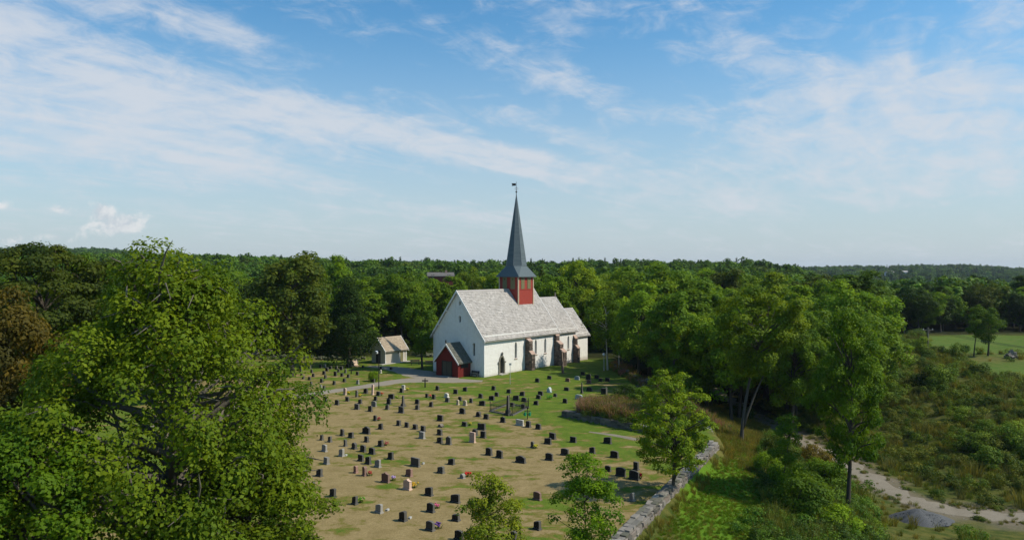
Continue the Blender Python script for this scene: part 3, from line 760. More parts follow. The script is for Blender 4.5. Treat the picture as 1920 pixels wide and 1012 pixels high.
# porch at the west door
def porch():
    p0, p1, y0, y1 = -2.85, -.01, 2.75, 7.25; pc = (y0 + y1) / 2; ez, rz = 2.55, 5.0
    b = MB(); b.prism([(y0, -.8), (y0, ez), (pc, rz - .1), (y1, ez), (y1, -.8)], 'x', p0, p1)
    pw = b.build('porch', M['red'], church)
    roof(p0, p1 + .0, pc - y0, ez, rz, .34, .32, 0, M['moss_slate'], name='porch_roof', sw=.3, sh=.26, parent=pw, ycen=pc, seed=21)
    d = MB(); d.box(p0 - .05, p0 - .003, pc - .95, pc + .95, -.1, 2.35); dr = d.build('porch_door', M['dark'], pw)
    for s in (-1, 1):
        q = MB(); q.box(p0 - .085, p0 - .052, pc + s * .46 - .42, pc + s * .46 + .42, .0, 2.25); q.build('door_leaf', M['door'], dr)
        q = MB(); q.box(p0 - .07, p0 - .003, pc + s * 1.02 - .06, pc + s * 1.02 + .06, -.1, 2.42); q.build('door_post', M['dark'], pw)
    for yy in (y0, y1):
        q = MB(); q.box(p0 - .03, p0 + .13, yy - .04 if yy == y0 else yy - .10, yy + .10 if yy == y0 else yy + .04, -.6, ez - .1); q.build('corner_board', M['red'], pw)
    q = MB(); q.box(p0 + .7, p1 - .6, y0 - .03, y0 - .003, 1.35, 2.15); wn = q.build('porch_window', M['glass'], pw)
    for k in range(3):
        u = p0 + .7 + k * .70; q = MB(); q.box(u - .03, u + .03, y0 - .05, y0 - .031, 1.3, 2.2); q.build('window_bar', M['dark'], wn)
    f = MB(); f.tube([(p0 - .28, pc, rz - .1), (p0 - .28, pc, rz + .35), (p0 - .28, pc, rz + .62)], [.10, .12, .05], 6); f.build('finial', M['dark'], pw)
    st = MB(); st.box(p0 - .9, p0 - .09, pc - 1.1, pc + 1.1, -.3, .08); st.build('porch_step', M['stone'], pw, color=(.3, .29, .27))
porch()
def ch_pt(a, b): return (-4.2 + a * math.cos(CH_A) - b * math.sin(CH_A), 110.5 + a * math.sin(CH_A) + b * math.cos(CH_A))
# ------------------------------------------------------------------ shed
def shed():
    s = tag(empty('shed', (-21.9, 126.5, 0), CH_A), 'small pale boarded shed with brown tiled roof and white verges', 'shed')
    L, Wd, ez, rz = 4.9, 3.6, 2.45, 4.35; c = Wd / 2
    b = MB(); b.prism([(0, -.4), (0, ez), (c, rz - .1), (Wd, ez), (Wd, -.4)], 'x', 0, L); wl = b.build('wall', M['shed_wall'], s)
    roof(0, L, c, ez, rz, .30, .28, .28, M['shed_tile'], sw=.28, sh=.30, parent=s, ycen=c, seed=31)
    d = MB(); d.box(-.05, -.003, c - .62, c + .62, -.05, 2.15); dr = d.build('door', M['dark'], s)
    for k in (-1, 1):
        q = MB(); q.box(-.07, -.003, c + k * .68 - .055, c + k * .68 + .055, -.05, 2.22); q.build('door_frame', M['shed_wall'], dr)
    d = MB(); d.box(3.35, 4.15, -.04, -.003, .0, 2.05); d.build('side_door', M['olive'], s)
    for k in (3.31, 4.19):
        q = MB(); q.box(k - .05, k + .05, -.055, -.003, -.1, 2.1); q.build('door_frame', M['trim'], s)
    for x, y in ((0, 0), (L, 0)):
        q = MB(); q.box(x - .06, x + .06, y - .055, y + .06, -.3, ez - .12); q.build('corner_board', M['trim'], s)
    q = MB(); q.box(-.3, L + .3, -.3, -.26, ez - .42, ez - .22); q.build('eave_board', M['trim'], s)
    q = MB(); q.box(-1.5, L + .4, -.9, -.06, -.3, .05); q.build('apron', M['stone'], s, color=(.42, .40, .36))
    q = MB(); q.box(2.9, 3.05, -.08, -.003, 1.55, 1.75); q.build('wall_lamp', M['dark'], s)
shed()

# ------------------------------------------------------------------ dry stone walls
def along(pl, s):
    for (ax, ay), (bx, by) in zip(pl[:-1], pl[1:]):
        L = math.hypot(bx - ax, by - ay)
        if s <= L: return ax + (bx - ax) * s / L, ay + (by - ay) * s / L, math.atan2(by - ay, bx - ax)
        s -= L
    L = math.hypot(bx - ax, by - ay); return bx, by, math.atan2(by - ay, bx - ax)
def length(pl): return sum(math.hypot(b[0] - a[0], b[1] - a[1]) for a, b in zip(pl[:-1], pl[1:]))
GREY = [(.16, .143, .122), (.215, .19, .165), (.11, .102, .085), (.18, .15, .125), (.255, .23, .20)]
CAPS = [(.13, .125, .10), (.17, .16, .135), (.21, .19, .165), (.11, .11, .08), (.25, .23, .20)]
DARK = [(.10, .094, .082), (.135, .125, .105), (.08, .076, .066), (.12, .105, .085)]
def churchyard_wall():
    pl = [(4.0, 38.6), (6.9, 44.4), (12.7, 55.8), (18.4, 66.8), (19.4, 72.5), (19.9, 78.5)]; T = length(pl); rng = random.Random(77)
    wt = tag(empty('churchyard_wall', (pl[0][0], pl[0][1], 0)), 'long grey dry stone wall with flat capstones below the young tree', 'stone wall')
    ox, oy = pl[0]
    core = MB(); N = 40; rows = []
    for i in range(N + 1):
        x, y, a = along(pl, T * i / N); nx, ny = math.sin(a), -math.cos(a)      # outward (right) normal
        zi, zo = gz(x - nx * 1.2, y - ny * 1.2), gz(x + nx * 1.3, y + ny * 1.3)
        rows.append([(x - nx * .30 - ox, y - ny * .30 - oy, -1.2), (x - nx * .28 - ox, y - ny * .28 - oy, .42), (x + nx * .28 - ox, y + ny * .28 - oy, .42), (x + nx * .36 - ox, y + ny * .46 - oy, -2.2)])
    core.v = [p for r_ in rows for p in r_]
    for i in range(N):
        for k in range(3): core.f.append((i * 4 + k, i * 4 + k + 1, (i + 1) * 4 + k + 1, (i + 1) * 4 + k)); core.t.append(.5)
    core.f += [(0, 1, 2, 3), (N * 4 + 3, N * 4 + 2, N * 4 + 1, N * 4)]; core.t += [.5, .5]
    core.build('wall_core', M['mortar'], wt)
    def put(x, y, z, a, l, t, h, kinds):
        link('stone', rng.choice(CHIP), wt, (x - ox, y - oy, z), (rng.uniform(-.06, .06), rng.uniform(-.10, .10), a + rng.uniform(-.12, .12)), (l, t, h), stone_colour(rng, kinds))
    for zc, h, off in ((-.80, .44, .40), (-.46, .36, .38), (-.14, .34, .36), (.17, .32, .33)):
        s = rng.uniform(0, .3)
        while s < T - .2:
            l = rng.uniform(.32, .95); x, y, a = along(pl, s + l / 2)
            hh = h * rng.uniform(.70, 1.2)
            put(x + math.sin(a) * off, y - math.cos(a) * off, zc + rng.uniform(-.04, .04), a, l * .93, .30 + rng.uniform(0, .14), hh, GREY); s += l
    for side in (-1, 1):                                   # two rows of capstones
        s = rng.uniform(0, .4)
        while s < T - .2:
            l = rng.uniform(.5, 1.1); x, y, a = along(pl, s + l / 2)
            put(x + math.sin(a) * side * .18, y - math.cos(a) * side * .18, .40 + rng.uniform(-.05, .06), a, l * .93, .40, .20, CAPS); s += l
    s = .2
    while s < T:                                           # inner face, one course shows over the grass
        l = rng.uniform(.5, 1.1); x, y, a = along(pl, s + l / 2); put(x - math.sin(a) * .30, y + math.cos(a) * .30, .17, a, l * .95, .3, .4, GREY); s += l
churchyard_wall()
def terrace_wall():
    rng = random.Random(9); ox, oy = RET[0]; T = length(RET)
    wt = tag(empty('terrace_wall', (ox, oy, 0)), 'low dark dry stone terrace wall below the pink weed bed', 'stone wall')
    core = MB()
    for (ax, ay), (bx, by) in zip(RET[:-1], RET[1:]):
        a = math.atan2(by - ay, bx - ax); nx, ny = math.sin(a), -math.cos(a); h0, h1 = .40 + .02 * (ax - 5.6), .40 + .02 * (bx - 5.6)
        # front (towards the viewer) lies on the right of the run
        P = [(ax - ox, ay - oy, -.5), (bx - ox, by - oy, -.5), (bx - nx * .55 - ox, by - ny * .55 - oy, -.5), (ax - nx * .55 - ox, ay - ny * .55 - oy, -.5)]
        core.add(P + [(p[0], p[1], h0 if i in (0, 3) else h1) for i, p in enumerate(P)], [(0, 1, 5, 4), (1, 2, 6, 5), (2, 3, 7, 6), (3, 0, 4, 7), (4, 5, 6, 7)])
    core.build('wall_core', M['mortar'], wt)
    def put(s, off, z, l, t, h, kinds):
        x, y, a = along(RET, s); link('stone', rng.choice(CHIP), wt, (x + math.sin(a) * off - ox, y - math.cos(a) * off - oy, z), (rng.uniform(-.05, .05), rng.uniform(-.05, .05), a), (l, t, h), stone_colour(rng, kinds))
    for zc in (.08, .30, .50):
        s = 0
        while s < T - .1:
            l = rng.uniform(.4, .95); put(s + l / 2, -.02, zc, l * .97, .30, .24, DARK); s += l
    s = 0
    while s < T - .1:
        l = rng.uniform(.6, 1.3); put(s + l / 2, -.25, .66 + rng.uniform(-.02, .03), l * .96, .62, .13, GREY); s += l
    put(-.0, -.25, .3, .3, .6, .6, DARK)
terrace_wall()
def rubble_wall(name, label, pl, n, size, seed, kinds):
    rng = random.Random(seed); ox, oy = pl[0]; T = length(pl); z0 = gz(ox, oy)
    wt = tag(empty(name, (ox, oy, z0)), label, 'stone wall')
    for i in range(n):
        s = T * (i + rng.random()) / n; x, y, a = along(pl, s); lv = rng.choice((0, 0, 1, 1, 2)); o = rng.gauss(0, .35)
        x += math.sin(a) * o; y -= math.cos(a) * o; k = size * rng.uniform(.7, 1.3)
        link('stone', rng.choice(CHIP), wt, (x - ox, y - oy, gz(x, y) + .15 + lv * .26 - z0), (rng.uniform(-.3, .3), rng.uniform(-.3, .3), a + rng.uniform(-.4, .4)), (k * 1.25, k * .8, k * .6), stone_colour(rng, kinds))
rubble_wall('rubble_wall', 'tumbled grey field stone wall along the weedy bank right of the shaded lawn', [G0(1155, 690), G0(1185, 706), G0(1212, 722), G0(1232, 740)], 95, .55, 14, DARK + [(.22, .21, .18)])
rubble_wall('rubble_wall', 'short heap of mossy stones under the bush above the weed bed', [G0(1160, 742), G0(1180, 736), G0(1196, 731)], 26, .5, 15, DARK)
rubble_wall('rubble_wall', 'low line of mossy stones under trees left of the shed', [(-47, 133), (-39, 132.2), (-31, 131.6), (-26.5, 131.2)], 60, .6, 16, [(.10, .11, .06), (.14, .145, .09), (.08, .085, .05)])
rubble_wall('rubble_wall', 'low line of mossy stones behind the benches beside the church', [(-18.5, 137), (-14.5, 136.5)], 22, .6, 18, [(.12, .13, .07), (.16, .165, .10)])

# ------------------------------------------------------------------ gravestones
def slab_mesh(kind):
    """unit headstone: x is thickness, y is width 1, z is height 1, face towards -x"""
    if kind == 'round':
        top = [(.5 * math.cos(a), .80 + .20 * math.sin(a)) for a in np.linspace(0, math.pi, 9)]; o = [(-.5, 0), (.5, 0)] + top
    elif kind == 'flat': o = [(-.5, 0), (.5, 0), (.5, .98), (.46, 1), (-.46, 1), (-.5, .98)]
    elif kind == 'slant': o = [(-.5, 0), (.5, 0), (.5, .72), (.42, .80), (-.1, .97), (-.34, 1), (-.5, .95)]
    elif kind == 'arch': o = [(-.5, 0), (.5, 0), (.5, .86), (.36, .94), (.15, .99), (0, 1), (-.15, .99), (-.36, .94), (-.5, .86)]
    elif kind == 'pediment': o = [(-.5, 0), (.5, 0), (.5, .80), (.56, .82), (.10, .97), (.06, 1.06), (-.06, 1.06), (-.10, .97), (-.56, .82), (-.5, .80)]
    elif kind == 'wing': o = [(-.5, 0), (.5, 0), (.5, .62), (.44, .70), (.26, .74), (.18, .92), (.10, 1), (-.22, 1), (-.30, .92), (-.34, .84), (-.5, .82)]
    elif kind == 'shoulder': o = [(-.5, 0), (.5, 0), (.5, .74), (.36, .78), (.30, .88), (.16, .97), (0, 1), (-.16, .97), (-.30, .88), (-.36, .78), (-.5, .74)]
    elif kind == 'rough': o = [(-.46, 0), (.5, 0), (.47, .34), (.52, .62), (.36, .86), (.12, .93), (-.08, 1), (-.34, .90), (-.5, .63), (-.52, .3)]
    bm = bmesh.new(); f = bm.faces.new([bm.verts.new((-.5, p[0], p[1])) for p in o])
    r = bmesh.ops.extrude_face_region(bm, geom=[f]); vs = [v for v in r['geom'] if isinstance(v, bmesh.types.BMVert)]
    bmesh.ops.translate(bm, verts=vs, vec=(1, 0, 0)); bmesh.ops.recalc_face_normals(bm, faces=bm.faces)
    if kind == 'rough':
        q = random.Random(4)
        for v in bm.verts: v.co += Vector((q.uniform(-.18, .18) * (1.3 if v.co.z > .5 else .6), q.uniform(-.03, .03), 0))
    else:
        bmesh.ops.bevel(bm, geom=[e for e in bm.edges if abs(e.verts[0].co.x - e.verts[1].co.x) < .01 and e.verts[0].co.z + e.verts[1].co.z > .05], offset=.025, segments=1, affect='EDGES')
    me = bpy.data.meshes.new('slab_' + kind); bm.to_mesh(me); bm.free(); me.materials.append(M['granite']); return me
SLAB = {k: slab_mesh(k) for k in ('round', 'flat', 'slant', 'arch', 'pediment', 'wing', 'shoulder', 'rough')}
def plinth_mesh():
    b = MB(); b.prism([(-.5, -.6), (.5, -.6), (.5, .85), (.44, 1), (-.44, 1), (-.5, .85)], 'y', -.5, .5); return b.mesh('plinth', M['granite'])
PLINTH = plinth_mesh()
def obelisk_mesh():
    b = MB(); b.add([(-.5, -.5, 0), (.5, -.5, 0), (.5, .5, 0), (-.5, .5, 0), (-.34, -.34, .93), (.34, -.34, .93), (.34, .34, .93), (-.34, .34, .93), (0, 0, 1)],
                    [(0, 1, 5, 4), (1, 2, 6, 5), (2, 3, 7, 6), (3, 0, 4, 7), (4, 5, 8), (5, 6, 8), (6, 7, 8), (7, 4, 8), (0, 3, 2, 1)]); return b.mesh('obelisk', M['granite'])
OBELISK = obelisk_mesh()
GC = {'k': ('black', (.018, .0175, .016)), 'd': ('dark grey', (.045, .043, .039)), 'g': ('grey', (.16, .155, .145)), 'l': ('pale grey', (.40, .385, .35)), 'r': ('reddish', (.15, .075, .058)),
      'p': ('pinkish', (.36, .25, .20)), 't': ('tan', (.34, .29, .22)), 'b': ('bluish grey', (.24, .30, .33))}
GS = {'r': 'round', 'f': 'flat', 's': 'slant', 'a': 'arch', 'p': 'pediment', 'w': 'wing', 'h': 'shoulder', 'o': 'rough'}
GN_ = {'round': 'round-topped', 'flat': 'square-topped', 'slant': 'slant-topped', 'arch': 'gently arched', 'pediment': 'pedimented', 'wing': 'broad stepped', 'shoulder': 'shouldered', 'rough': 'rough'}
# zoomed crops of the photo in which the stones were measured: origin and scale
Z2, Z3, Z4, Z5 = (540, 640, 5.061), (880, 640, 5.061), (540, 820, 5.272), (860, 820, 5.272)
STONES = [(Z2, '''20 265 30 22 kf;118 260 30 34 ka;162 262 35 38 kf;210 258 22 35 ds;310 250 32 32 kf;350 248 25 40 gr;403 260 30 30 ka;370 280 35 35 kf;460 265 30 35 ds;505 268 40 35 kf;565 245 40 35 ka;
120 290 25 40 ks;225 298 25 35 kf;130 322 25 36 ka;342 312 34 36 ka;480 290 25 30 kf;545 298 22 40 dr;240 335 30 36 ks;450 327 36 46 kf;512 330 32 32 kf;573 342 30 36 ks;658 318 30 34 kf;145 355 30 34 ds;
203 365 32 34 ka;355 350 28 34 kf;320 388 36 40 ka;535 383 36 38 ks;437 410 34 40 ka;662 403 30 42 gs;712 248 30 24 ko;882 262 28 26 ka;978 266 28 26 ka;810 386 34 34 ks;220 422 16 45 df;312 437 28 28 gf;343 452 24 38 ks;
170 475 36 45 gr;880 300 18 34 lr;
540 505 38 68 pa;652 525 28 66 dr;738 490 50 50 ks;803 505 22 100 pf;857 512 46 42 ka;1095 455 38 44 lf;1078 482 40 42 ka;1418 460 42 42 ka;1590 495 42 44 kf;1680 470 42 42 ks;980 542 64 50 ks;1318 530 34 38 kf;1382 544 40 46 ka;
1505 530 48 42 la;1512 572 46 44 ds;1632 560 40 40 kr;238 550 42 52 ka;353 572 44 56 ka;465 600 48 50 ka;563 565 42 44 kf;685 588 40 46 ks;830 560 38 46 ks;957 592 54 56 ks;815 615 56 52 gr;655 642 56 54 df;780 662 48 58 ks;942 642 42 48 ds;
1075 675 66 62 df;1226 592 46 48 ka;1227 643 46 48 ds;1358 618 42 52 ks;1612 600 28 50 ta;1680 607 40 52 ta;1738 580 34 46 da;1655 683 60 56 kr;1808 710 50 44 ks;88 720 62 60 ks;827 750 38 54 ka;1445 752 62 58 kf;1050 796 46 52 kf;
1127 812 44 50 kf;1208 830 54 48 kf;1282 852 54 56 kf;1675 802 54 44 kf;1815 830 20 60 kf;880 830 54 60 ks;742 872 90 70 kw;515 892 52 66 ka;597 912 58 58 ks;1440 885 58 58 ka;1272 918 62 66 gf;1775 890 55 60 ka;
1750 955 62 100 pf;320 934 36 54 ka;398 952 44 60 ds;745 952 48 58 ka;1440 960 60 60 ks;1525 975 58 80 dp;545 992 30 66 df;880 992 62 64 ks'''),
 (Z4, '''655 110 62 66 kh;742 138 66 68 kr;830 162 66 68 kr;360 136 62 72 ga;530 183 60 80 gs;1015 212 68 76 ks;720 230 64 66 kf;793 260 66 82 ks;888 290 70 80 gs;380 260 66 70 gf;1260 282 104 88 df;1615 264 68 64 ks;1512 348 76 70 ds;
670 348 46 76 rr;758 376 50 98 rr;1197 380 76 80 rs;310 380 70 80 ks;965 440 86 98 rp;1180 512 88 104 pp;1725 400 55 50 go;42 440 45 75 gs;245 515 40 85 ds;443 583 80 90 ks;660 658 62 88 ks;900 740 85 92 gs;1393 570 84 90 ks;
1653 640 94 90 ks;1410 733 84 94 ka;1137 820 84 104 ks;1405 915 92 98 da;1690 1010 95 100 ka;1660 820 80 75 ks'''),
 (Z3, '''108 535 46 44 ka;230 460 42 42 ka;260 518 42 40 ka;213 555 60 46 ks;122 606 64 50 ks;375 488 46 40 ks;502 514 48 44 ks;443 556 62 50 ks;520 570 50 42 ka;675 510 50 42 ka;657 542 48 40 ka;633 600 46 44 ks;815 522 36 32 kr;908 583 44 46 ka;
1040 545 70 44 br;645 385 45 40 ka;760 357 40 36 kr;933 380 45 36 ra;1022 362 46 36 br;1077 320 40 34 kf;1130 360 46 54 ks;1135 400 45 40 ra;1210 352 46 38 ka;1245 378 36 34 kr;1312 378 44 36 kf;923 465 50 34 ka;1140 470 55 38 kr;
1280 500 60 60 kf;87 712 50 54 ko;160 734 52 52 ka;318 766 50 56 kp;480 795 82 58 lf;560 812 52 64 ka;655 830 54 54 ka;120 836 74 66 ks;50 890 54 60 ks;132 912 58 66 kf;790 922 70 60 kf;745 970 68 60 ks;985 955 60 56 kf;
1312 965 76 66 ks;600 1005 28 62 da;408 617 40 40 kf;512 632 40 40 ka'''),
 (Z5, '''300 172 70 78 ka;403 198 74 78 ka;613 246 102 72 kh;895 222 76 74 ka;1050 172 80 70 ka;1320 152 60 66 ks;1540 196 80 70 ka;1475 332 60 60 ka;1602 380 94 92 kr;1735 412 98 92 kr;1755 318 56 84 kf;778 612 84 84 ra;1715 625 40 90 gs;
778 905 78 92 ks;545 995 70 75 ka''')]
ORD = 'first second third fourth fifth sixth seventh eighth ninth tenth eleventh twelfth thirteenth fourteenth fifteenth sixteenth seventeenth eighteenth nineteenth twentieth'.split() + ['%dst' % 21, '22nd', '23rd', '24th', '25th', '26th']
def path_row(px): return np.interp(px, [300, 380, 540, 620, 700, 760, 900], [800, 771, 745, 732, 722, 713, 712])
def zone(px, py):
    if py < path_row(px) - 4 and px < 770:
        return 'in farthest row beyond the path' if py < 693 else 'in second farthest row beyond the path' if py < 700 else 'in middle row beyond the path' if py < 709 else 'in row just beyond the path'
    if px > 1000 and py < 728: return 'in shaded far rows below the chancel' if py < 721 else 'in shaded nearer row below the chancel'
    for lim, txt in ((734, 'in lawn row nearest the church'), (744, 'in second row from the church'), (754, 'in third row from the church'), (764, 'level with back of fenced plot'), (778, 'level with front of fenced plot'),
                     (797, 'in row just below the fenced plot'), (812, 'level with the terrace wall foot'), (826, 'in row below the terrace wall'), (841, 'in dense row across the middle lawn'), (863, 'in sixth row from the front'),
                     (880, 'in fifth row from the front'), (897, 'in fourth row from the front'), (925, 'in third row from the front'), (962, 'in second row from the front')):
        if py < lim: return txt
    return 'in front row among young trees'
def gravestones():
    recs = []
    for (ox, oy, k), txt in STONES:
        for it in txt.replace('\n', '').split(';'):
            a = it.split(); px, py = ox + float(a[0]) / k, oy + float(a[1]) / k
            recs.append(dict(px=px, py=py, w=float(a[2]) / k, h=float(a[3]) / k, c=a[4][0], s=GS[a[4][1]], z=zone(px, py)))
    zs = {}
    for r in recs: zs.setdefault(r['z'], []).append(r)
    for z, rs_ in zs.items():
        rs_.sort(key=lambda r: r['px'])
        for i, r in enumerate(rs_):
            o = ORD[i] + ' from left'
            if i == len(rs_) - 1 and i > 2: o = 'rightmost'
            r['label'] = '%s %s headstone, %s %s' % (GC[r['c']][0], GN_[r['s']], o, z)
    rng = random.Random(3)
    for r in recs:
        x, y = on_ground(r['px'], r['py'], 0); z = gz(x, y)
        x, y = on_ground(r['px'], r['py'], z); sc = F_PX / y
        h = r['h'] / sc * .97; th = .17 + .08 * rng.random(); wd = max(.28, (r['w'] / sc - th * .6) / .80)
        hs = tag(empty('headstone', (x, y, z), CH_A + rng.gauss(0, .07)), r['label'], 'headstone', 'headstones in the churchyard')
        base_c = GC[r['c']][1]; kk = rng.uniform(.75, 1.3); c = tuple(v * kk for v in base_c)
        ph = .10 if h > .45 else .05
        link('slab', SLAB[r['s']], hs, (0, 0, ph - .01), (0, R(rng.gauss(0, 1.5)), 0), (th, wd, h - ph), c)
        link('plinth', PLINTH, hs, (0, 0, 0), (0, 0, 0), (th + .10, wd + .08, ph), tuple(v * 1.1 + .012 for v in c))
gravestones()
def obelisk(px, py, top, wpx, label, c, lean=0.0, cat='monument', name='obelisk', foot=True):
    x, y = on_ground(px, py, 0); z = gz(x, y); sc = F_PX / y; h = (py - top) / sc; wd = wpx / sc / 1.3
    o = tag(empty(name, (x, y, z), CH_A), label, cat)
    if foot:
        link('plinth', PLINTH, o, (0, 0, 0), (0, 0, 0), (wd * 2.1, wd * 2.1, h * .10), c); link('pedestal', PLINTH, o, (0, 0, h * .10), (0, 0, 0), (wd * 1.5, wd * 1.5, h * .16), c)
    link('shaft', OBELISK, o, (0, 0, h * (.25 if foot else -.02)), (lean, 0, 0), (wd, wd, h * (.75 if foot else 1.02)), c)
obelisk(952.5, 778, 740, 6.5, 'dark obelisk inside the iron-fenced grave plot', (.03, .03, .028))
obelisk(755.8, 761, 740, 5.5, 'slim black obelisk behind a dark square headstone on the dry lawn', (.035, .034, .03))
obelisk(1055.5, 699, 655, 5.0, 'tall slender brown standing stone in front of the corner buttress', (.11, .075, .06), R(-4), foot=False, name='standing_stone')
obelisk(1091, 737, 716, 3.0, 'thin black pillar on the shaded lawn below the chancel', (.03, .03, .028))

def sub_sphere(mb, c, r, rng, sq=1.0):
    bm = bmesh.new(); bmesh.ops.create_icosphere(bm, subdivisions=1, radius=1)
    vs = [(c[0] + v.co.x * r[0] * rng.uniform(.85, 1.15), c[1] + v.co.y * r[1] * rng.uniform(.85, 1.15), c[2] + v.co.z * r[2] * rng.uniform(.85, 1.15)) for v in bm.verts]
    mb.add(vs, [tuple(v.index for v in f.verts) for f in bm.faces]); bm.free()
# flowers on the graves: a tuft of leaves with a cluster of blooms
def flower(px, py, c, label, k=1.0):
    rng = random.Random(int(px * 7 + py)); x, y = on_ground(px, py, 0); z = gz(x, y)
    o = tag(empty('grave_flowers', (x, y, z)), label, 'flowers', 'flowers on the graves')
    a = MB()
    for i in range(26):
        an = rng.uniform(0, 6.28); r = rng.uniform(.02, .2) * k; h = rng.uniform(.06, .26) * k; dx_, dy_ = math.cos(an), math.sin(an)
        a.add([(dx_ * r - dy_ * .03, dy_ * r + dx_ * .03, 0), (dx_ * r + dy_ * .03, dy_ * r - dx_ * .03, 0), (dx_ * r * 1.7, dy_ * r * 1.7, h)], [(0, 1, 2)], rng.random())
    a.build('leaves', M['weed'], o, color=(.06, .13, .02))
    b = MB()
    for i in range(16):
        an = rng.uniform(0, 6.28); r = rng.uniform(0, .24) * k; s = rng.uniform(.04, .075) * k
        sub_sphere(b, (math.cos(an) * r, math.sin(an) * r, rng.uniform(.14, .3) * k), (s, s, s * .8), rng)
    b.build('blooms', M['petal'], o, color=c)
for a in ((654, 738, (.55, .40, .02), 'yellow flowers beside the pinkish arched headstone near the path'), (675, 743, (.5, .38, .03), 'yellow flowers right of the slim dark headstone below the path'),
          (715, 740, (.5, .04, .02), 'orange-red flowers beside a dark headstone just below the lamp post'), (807, 744, (.5, .07, .05), 'red flowers between two dark headstones below the churchyard cross'),
          (763, 731, (.5, .45, .03), 'yellow flowers beside the pale headstone near the path bend'), (736, 900.5, (.42, .30, .55), 'lilac flowers behind the reddish pedimented headstone'),
          (777, 914, (.55, .33, .03), 'orange flowers behind the pinkish pedimented headstone'), (877.5, 893, (.60, .015, .02), 'bright red flowers beside the rough boulder headstone'),
          (819, 953, (.5, .12, .2), 'pink flowers behind an arched dark headstone near the front'), (822, 990, (.13, .06, .25), 'purple flowers behind the arched headstone in the front row'),
          (677, 942, (.10, .25, .02), 'bright green plant behind a black headstone'), (1200, 896, (.55, .03, .04), 'red and white flowers behind the black round-topped headstone by the shade'),
          (694, 891, (.35, .06, .04), 'rusty red flowers behind the tall narrow reddish headstone'), (744, 746.5, (.25, .35, .03), 'yellow-green plant beside the wide black headstone in the dry lawn'),
          (1004.5, 839, (.45, .42, .03), 'yellow flowers beside the narrow upright headstone'), (724, 834, (.35, .08, .07), 'dull red flowers beside a black headstone in the middle of the lawn'),
          (880, 797, (.5, .4, .05), 'yellow flowers right of a low black headstone'), (1030, 748, (.06, .24, .02), 'lush green grave planting by two dark headstones'), (711, 787, (.35, .07, .06), 'small red flowers right of a lone arched headstone')):
    flower(*a, k=1.6 if 'lush' in a[3] else 1.15)
def pale_thing(px, py, name, label, cat, c, w_, d_, h_):
    x, y = on_ground(px, py, 0); o = empty(name, (x, y, gz(x, y)), CH_A); tag(o, label, cat)
    link('stone_body', SLAB['rough'], o, (0, 0, -.03), (0, 0, 0), (d_, w_, h_), c)
    link('foot_stone', CHIP[2], o, (0, -w_ * .2, .04), (0, 0, .2), (d_ * 1.4, w_ * 1.1, .16), c); return o
pale_thing(662.5, 685, 'boulder', 'large pale pinkish boulder below trees left of the shed', 'boulder', (.52, .40, .31), 1.25, .8, 1.1)
pale_thing(1029.5, 735.5, 'grave_sculpture', 'pale blue-white sculpted memorial on the green lawn', 'sculpture', (.34, .40, .44), .5, .35, .72)
pale_thing(826, 799.5, 'boulder', 'small dark field stone marking a grave on the dry lawn', 'boulder', (.10, .085, .07), .45, .35, .36)
pale_thing(793, 869, 'grave_candle', 'small pale marker beside the wide headstone', 'marker', (.42, .42, .40), .16, .18, .14)
pale_thing(726, 957, 'flat_marker', 'small white marker behind the grey headstone near the front', 'marker', (.42, .42, .40), .16, .18, .14)
pale_thing(768, 972, 'flat_marker', 'small white marker behind the black slanted headstone in front', 'marker', (.42, .42, .40), .16, .18, .14)
pale_thing(648, 853.5, 'flat_marker', 'small white marker behind the grey slanted headstone', 'marker', (.42, .42, .40), .16, .18, .14)

# ------------------------------------------------------------------ churchyard furniture
def cross(px, py, top, label):
    x, y = on_ground(px, py, 0); sc = F_PX / y; h = (py - top) / sc; o = tag(empty('wooden_cross', (x, y, gz(x, y)), CH_A + R(38)), label, 'cross')
    b = MB(); b.prism([(-.10, -.3), (.10, -.3), (.055, h), (-.055, h)], 'x', -.06, .06); b.build('upright', M['dark'], o)
    b = MB(); b.box(-.07, .07, -.42, .42, h * .66, h * .66 + .16); b.build('crossbar', M['dark'], o)
cross(797, 725.5, 708, 'dark cross standing on the lawn below the gravel path')
cross(658.5, 700, 691.5, 'small dark cross among the headstones beyond the path')
def lamp_post(px, py, top, label, mat, kind):
    x, y = on_ground(px, py, 0); sc = F_PX / y; h = (py - top) / sc; o = tag(empty('lamp_post', (x, y, gz(x, y))), label, 'lamp post')
    b = MB(); b.tube([(0, 0, -.2), (0, 0, .5), (0, 0, .52), (0, 0, h - .35)], [.085, .085, .06, .05], 8); b.build('post', mat, o)
    b = MB(); b.tube([(0, 0, h - .38), (0, 0, h - .30)], [.10, .14], 8); b.build('collar', mat, o)
    b = MB()
    if kind == 'globe': b.tube([(0, 0, h - .30), (0, 0, h - .22), (0, 0, h - .06), (0, 0, h + .08), (0, 0, h + .14)], [.10, .22, .27, .20, .05], 10)
    else: b.tube([(-.12, 0, h - .30), (-.30, 0, h - .30), (-.34, 0, h - .1), (-.12, 0, h - .05)], [.12, .17, .17, .08], 8)
    b.build('lamp_head', M['lampglass'], o, smooth=True)
    b = MB(); b.tube([(0, 0, h + .12), (0, 0, h + .22)], [.14, .03], 8); b.build('lamp_cap', mat, o)
lamp_post(710.3, 728, 657, 'black lamp post with small white head beside the gravel path', M['iron'], 'arm')
lamp_post(1132.5, 694, 663, 'pale lamp post with white globe below the birch trees', M['steel'], 'globe')
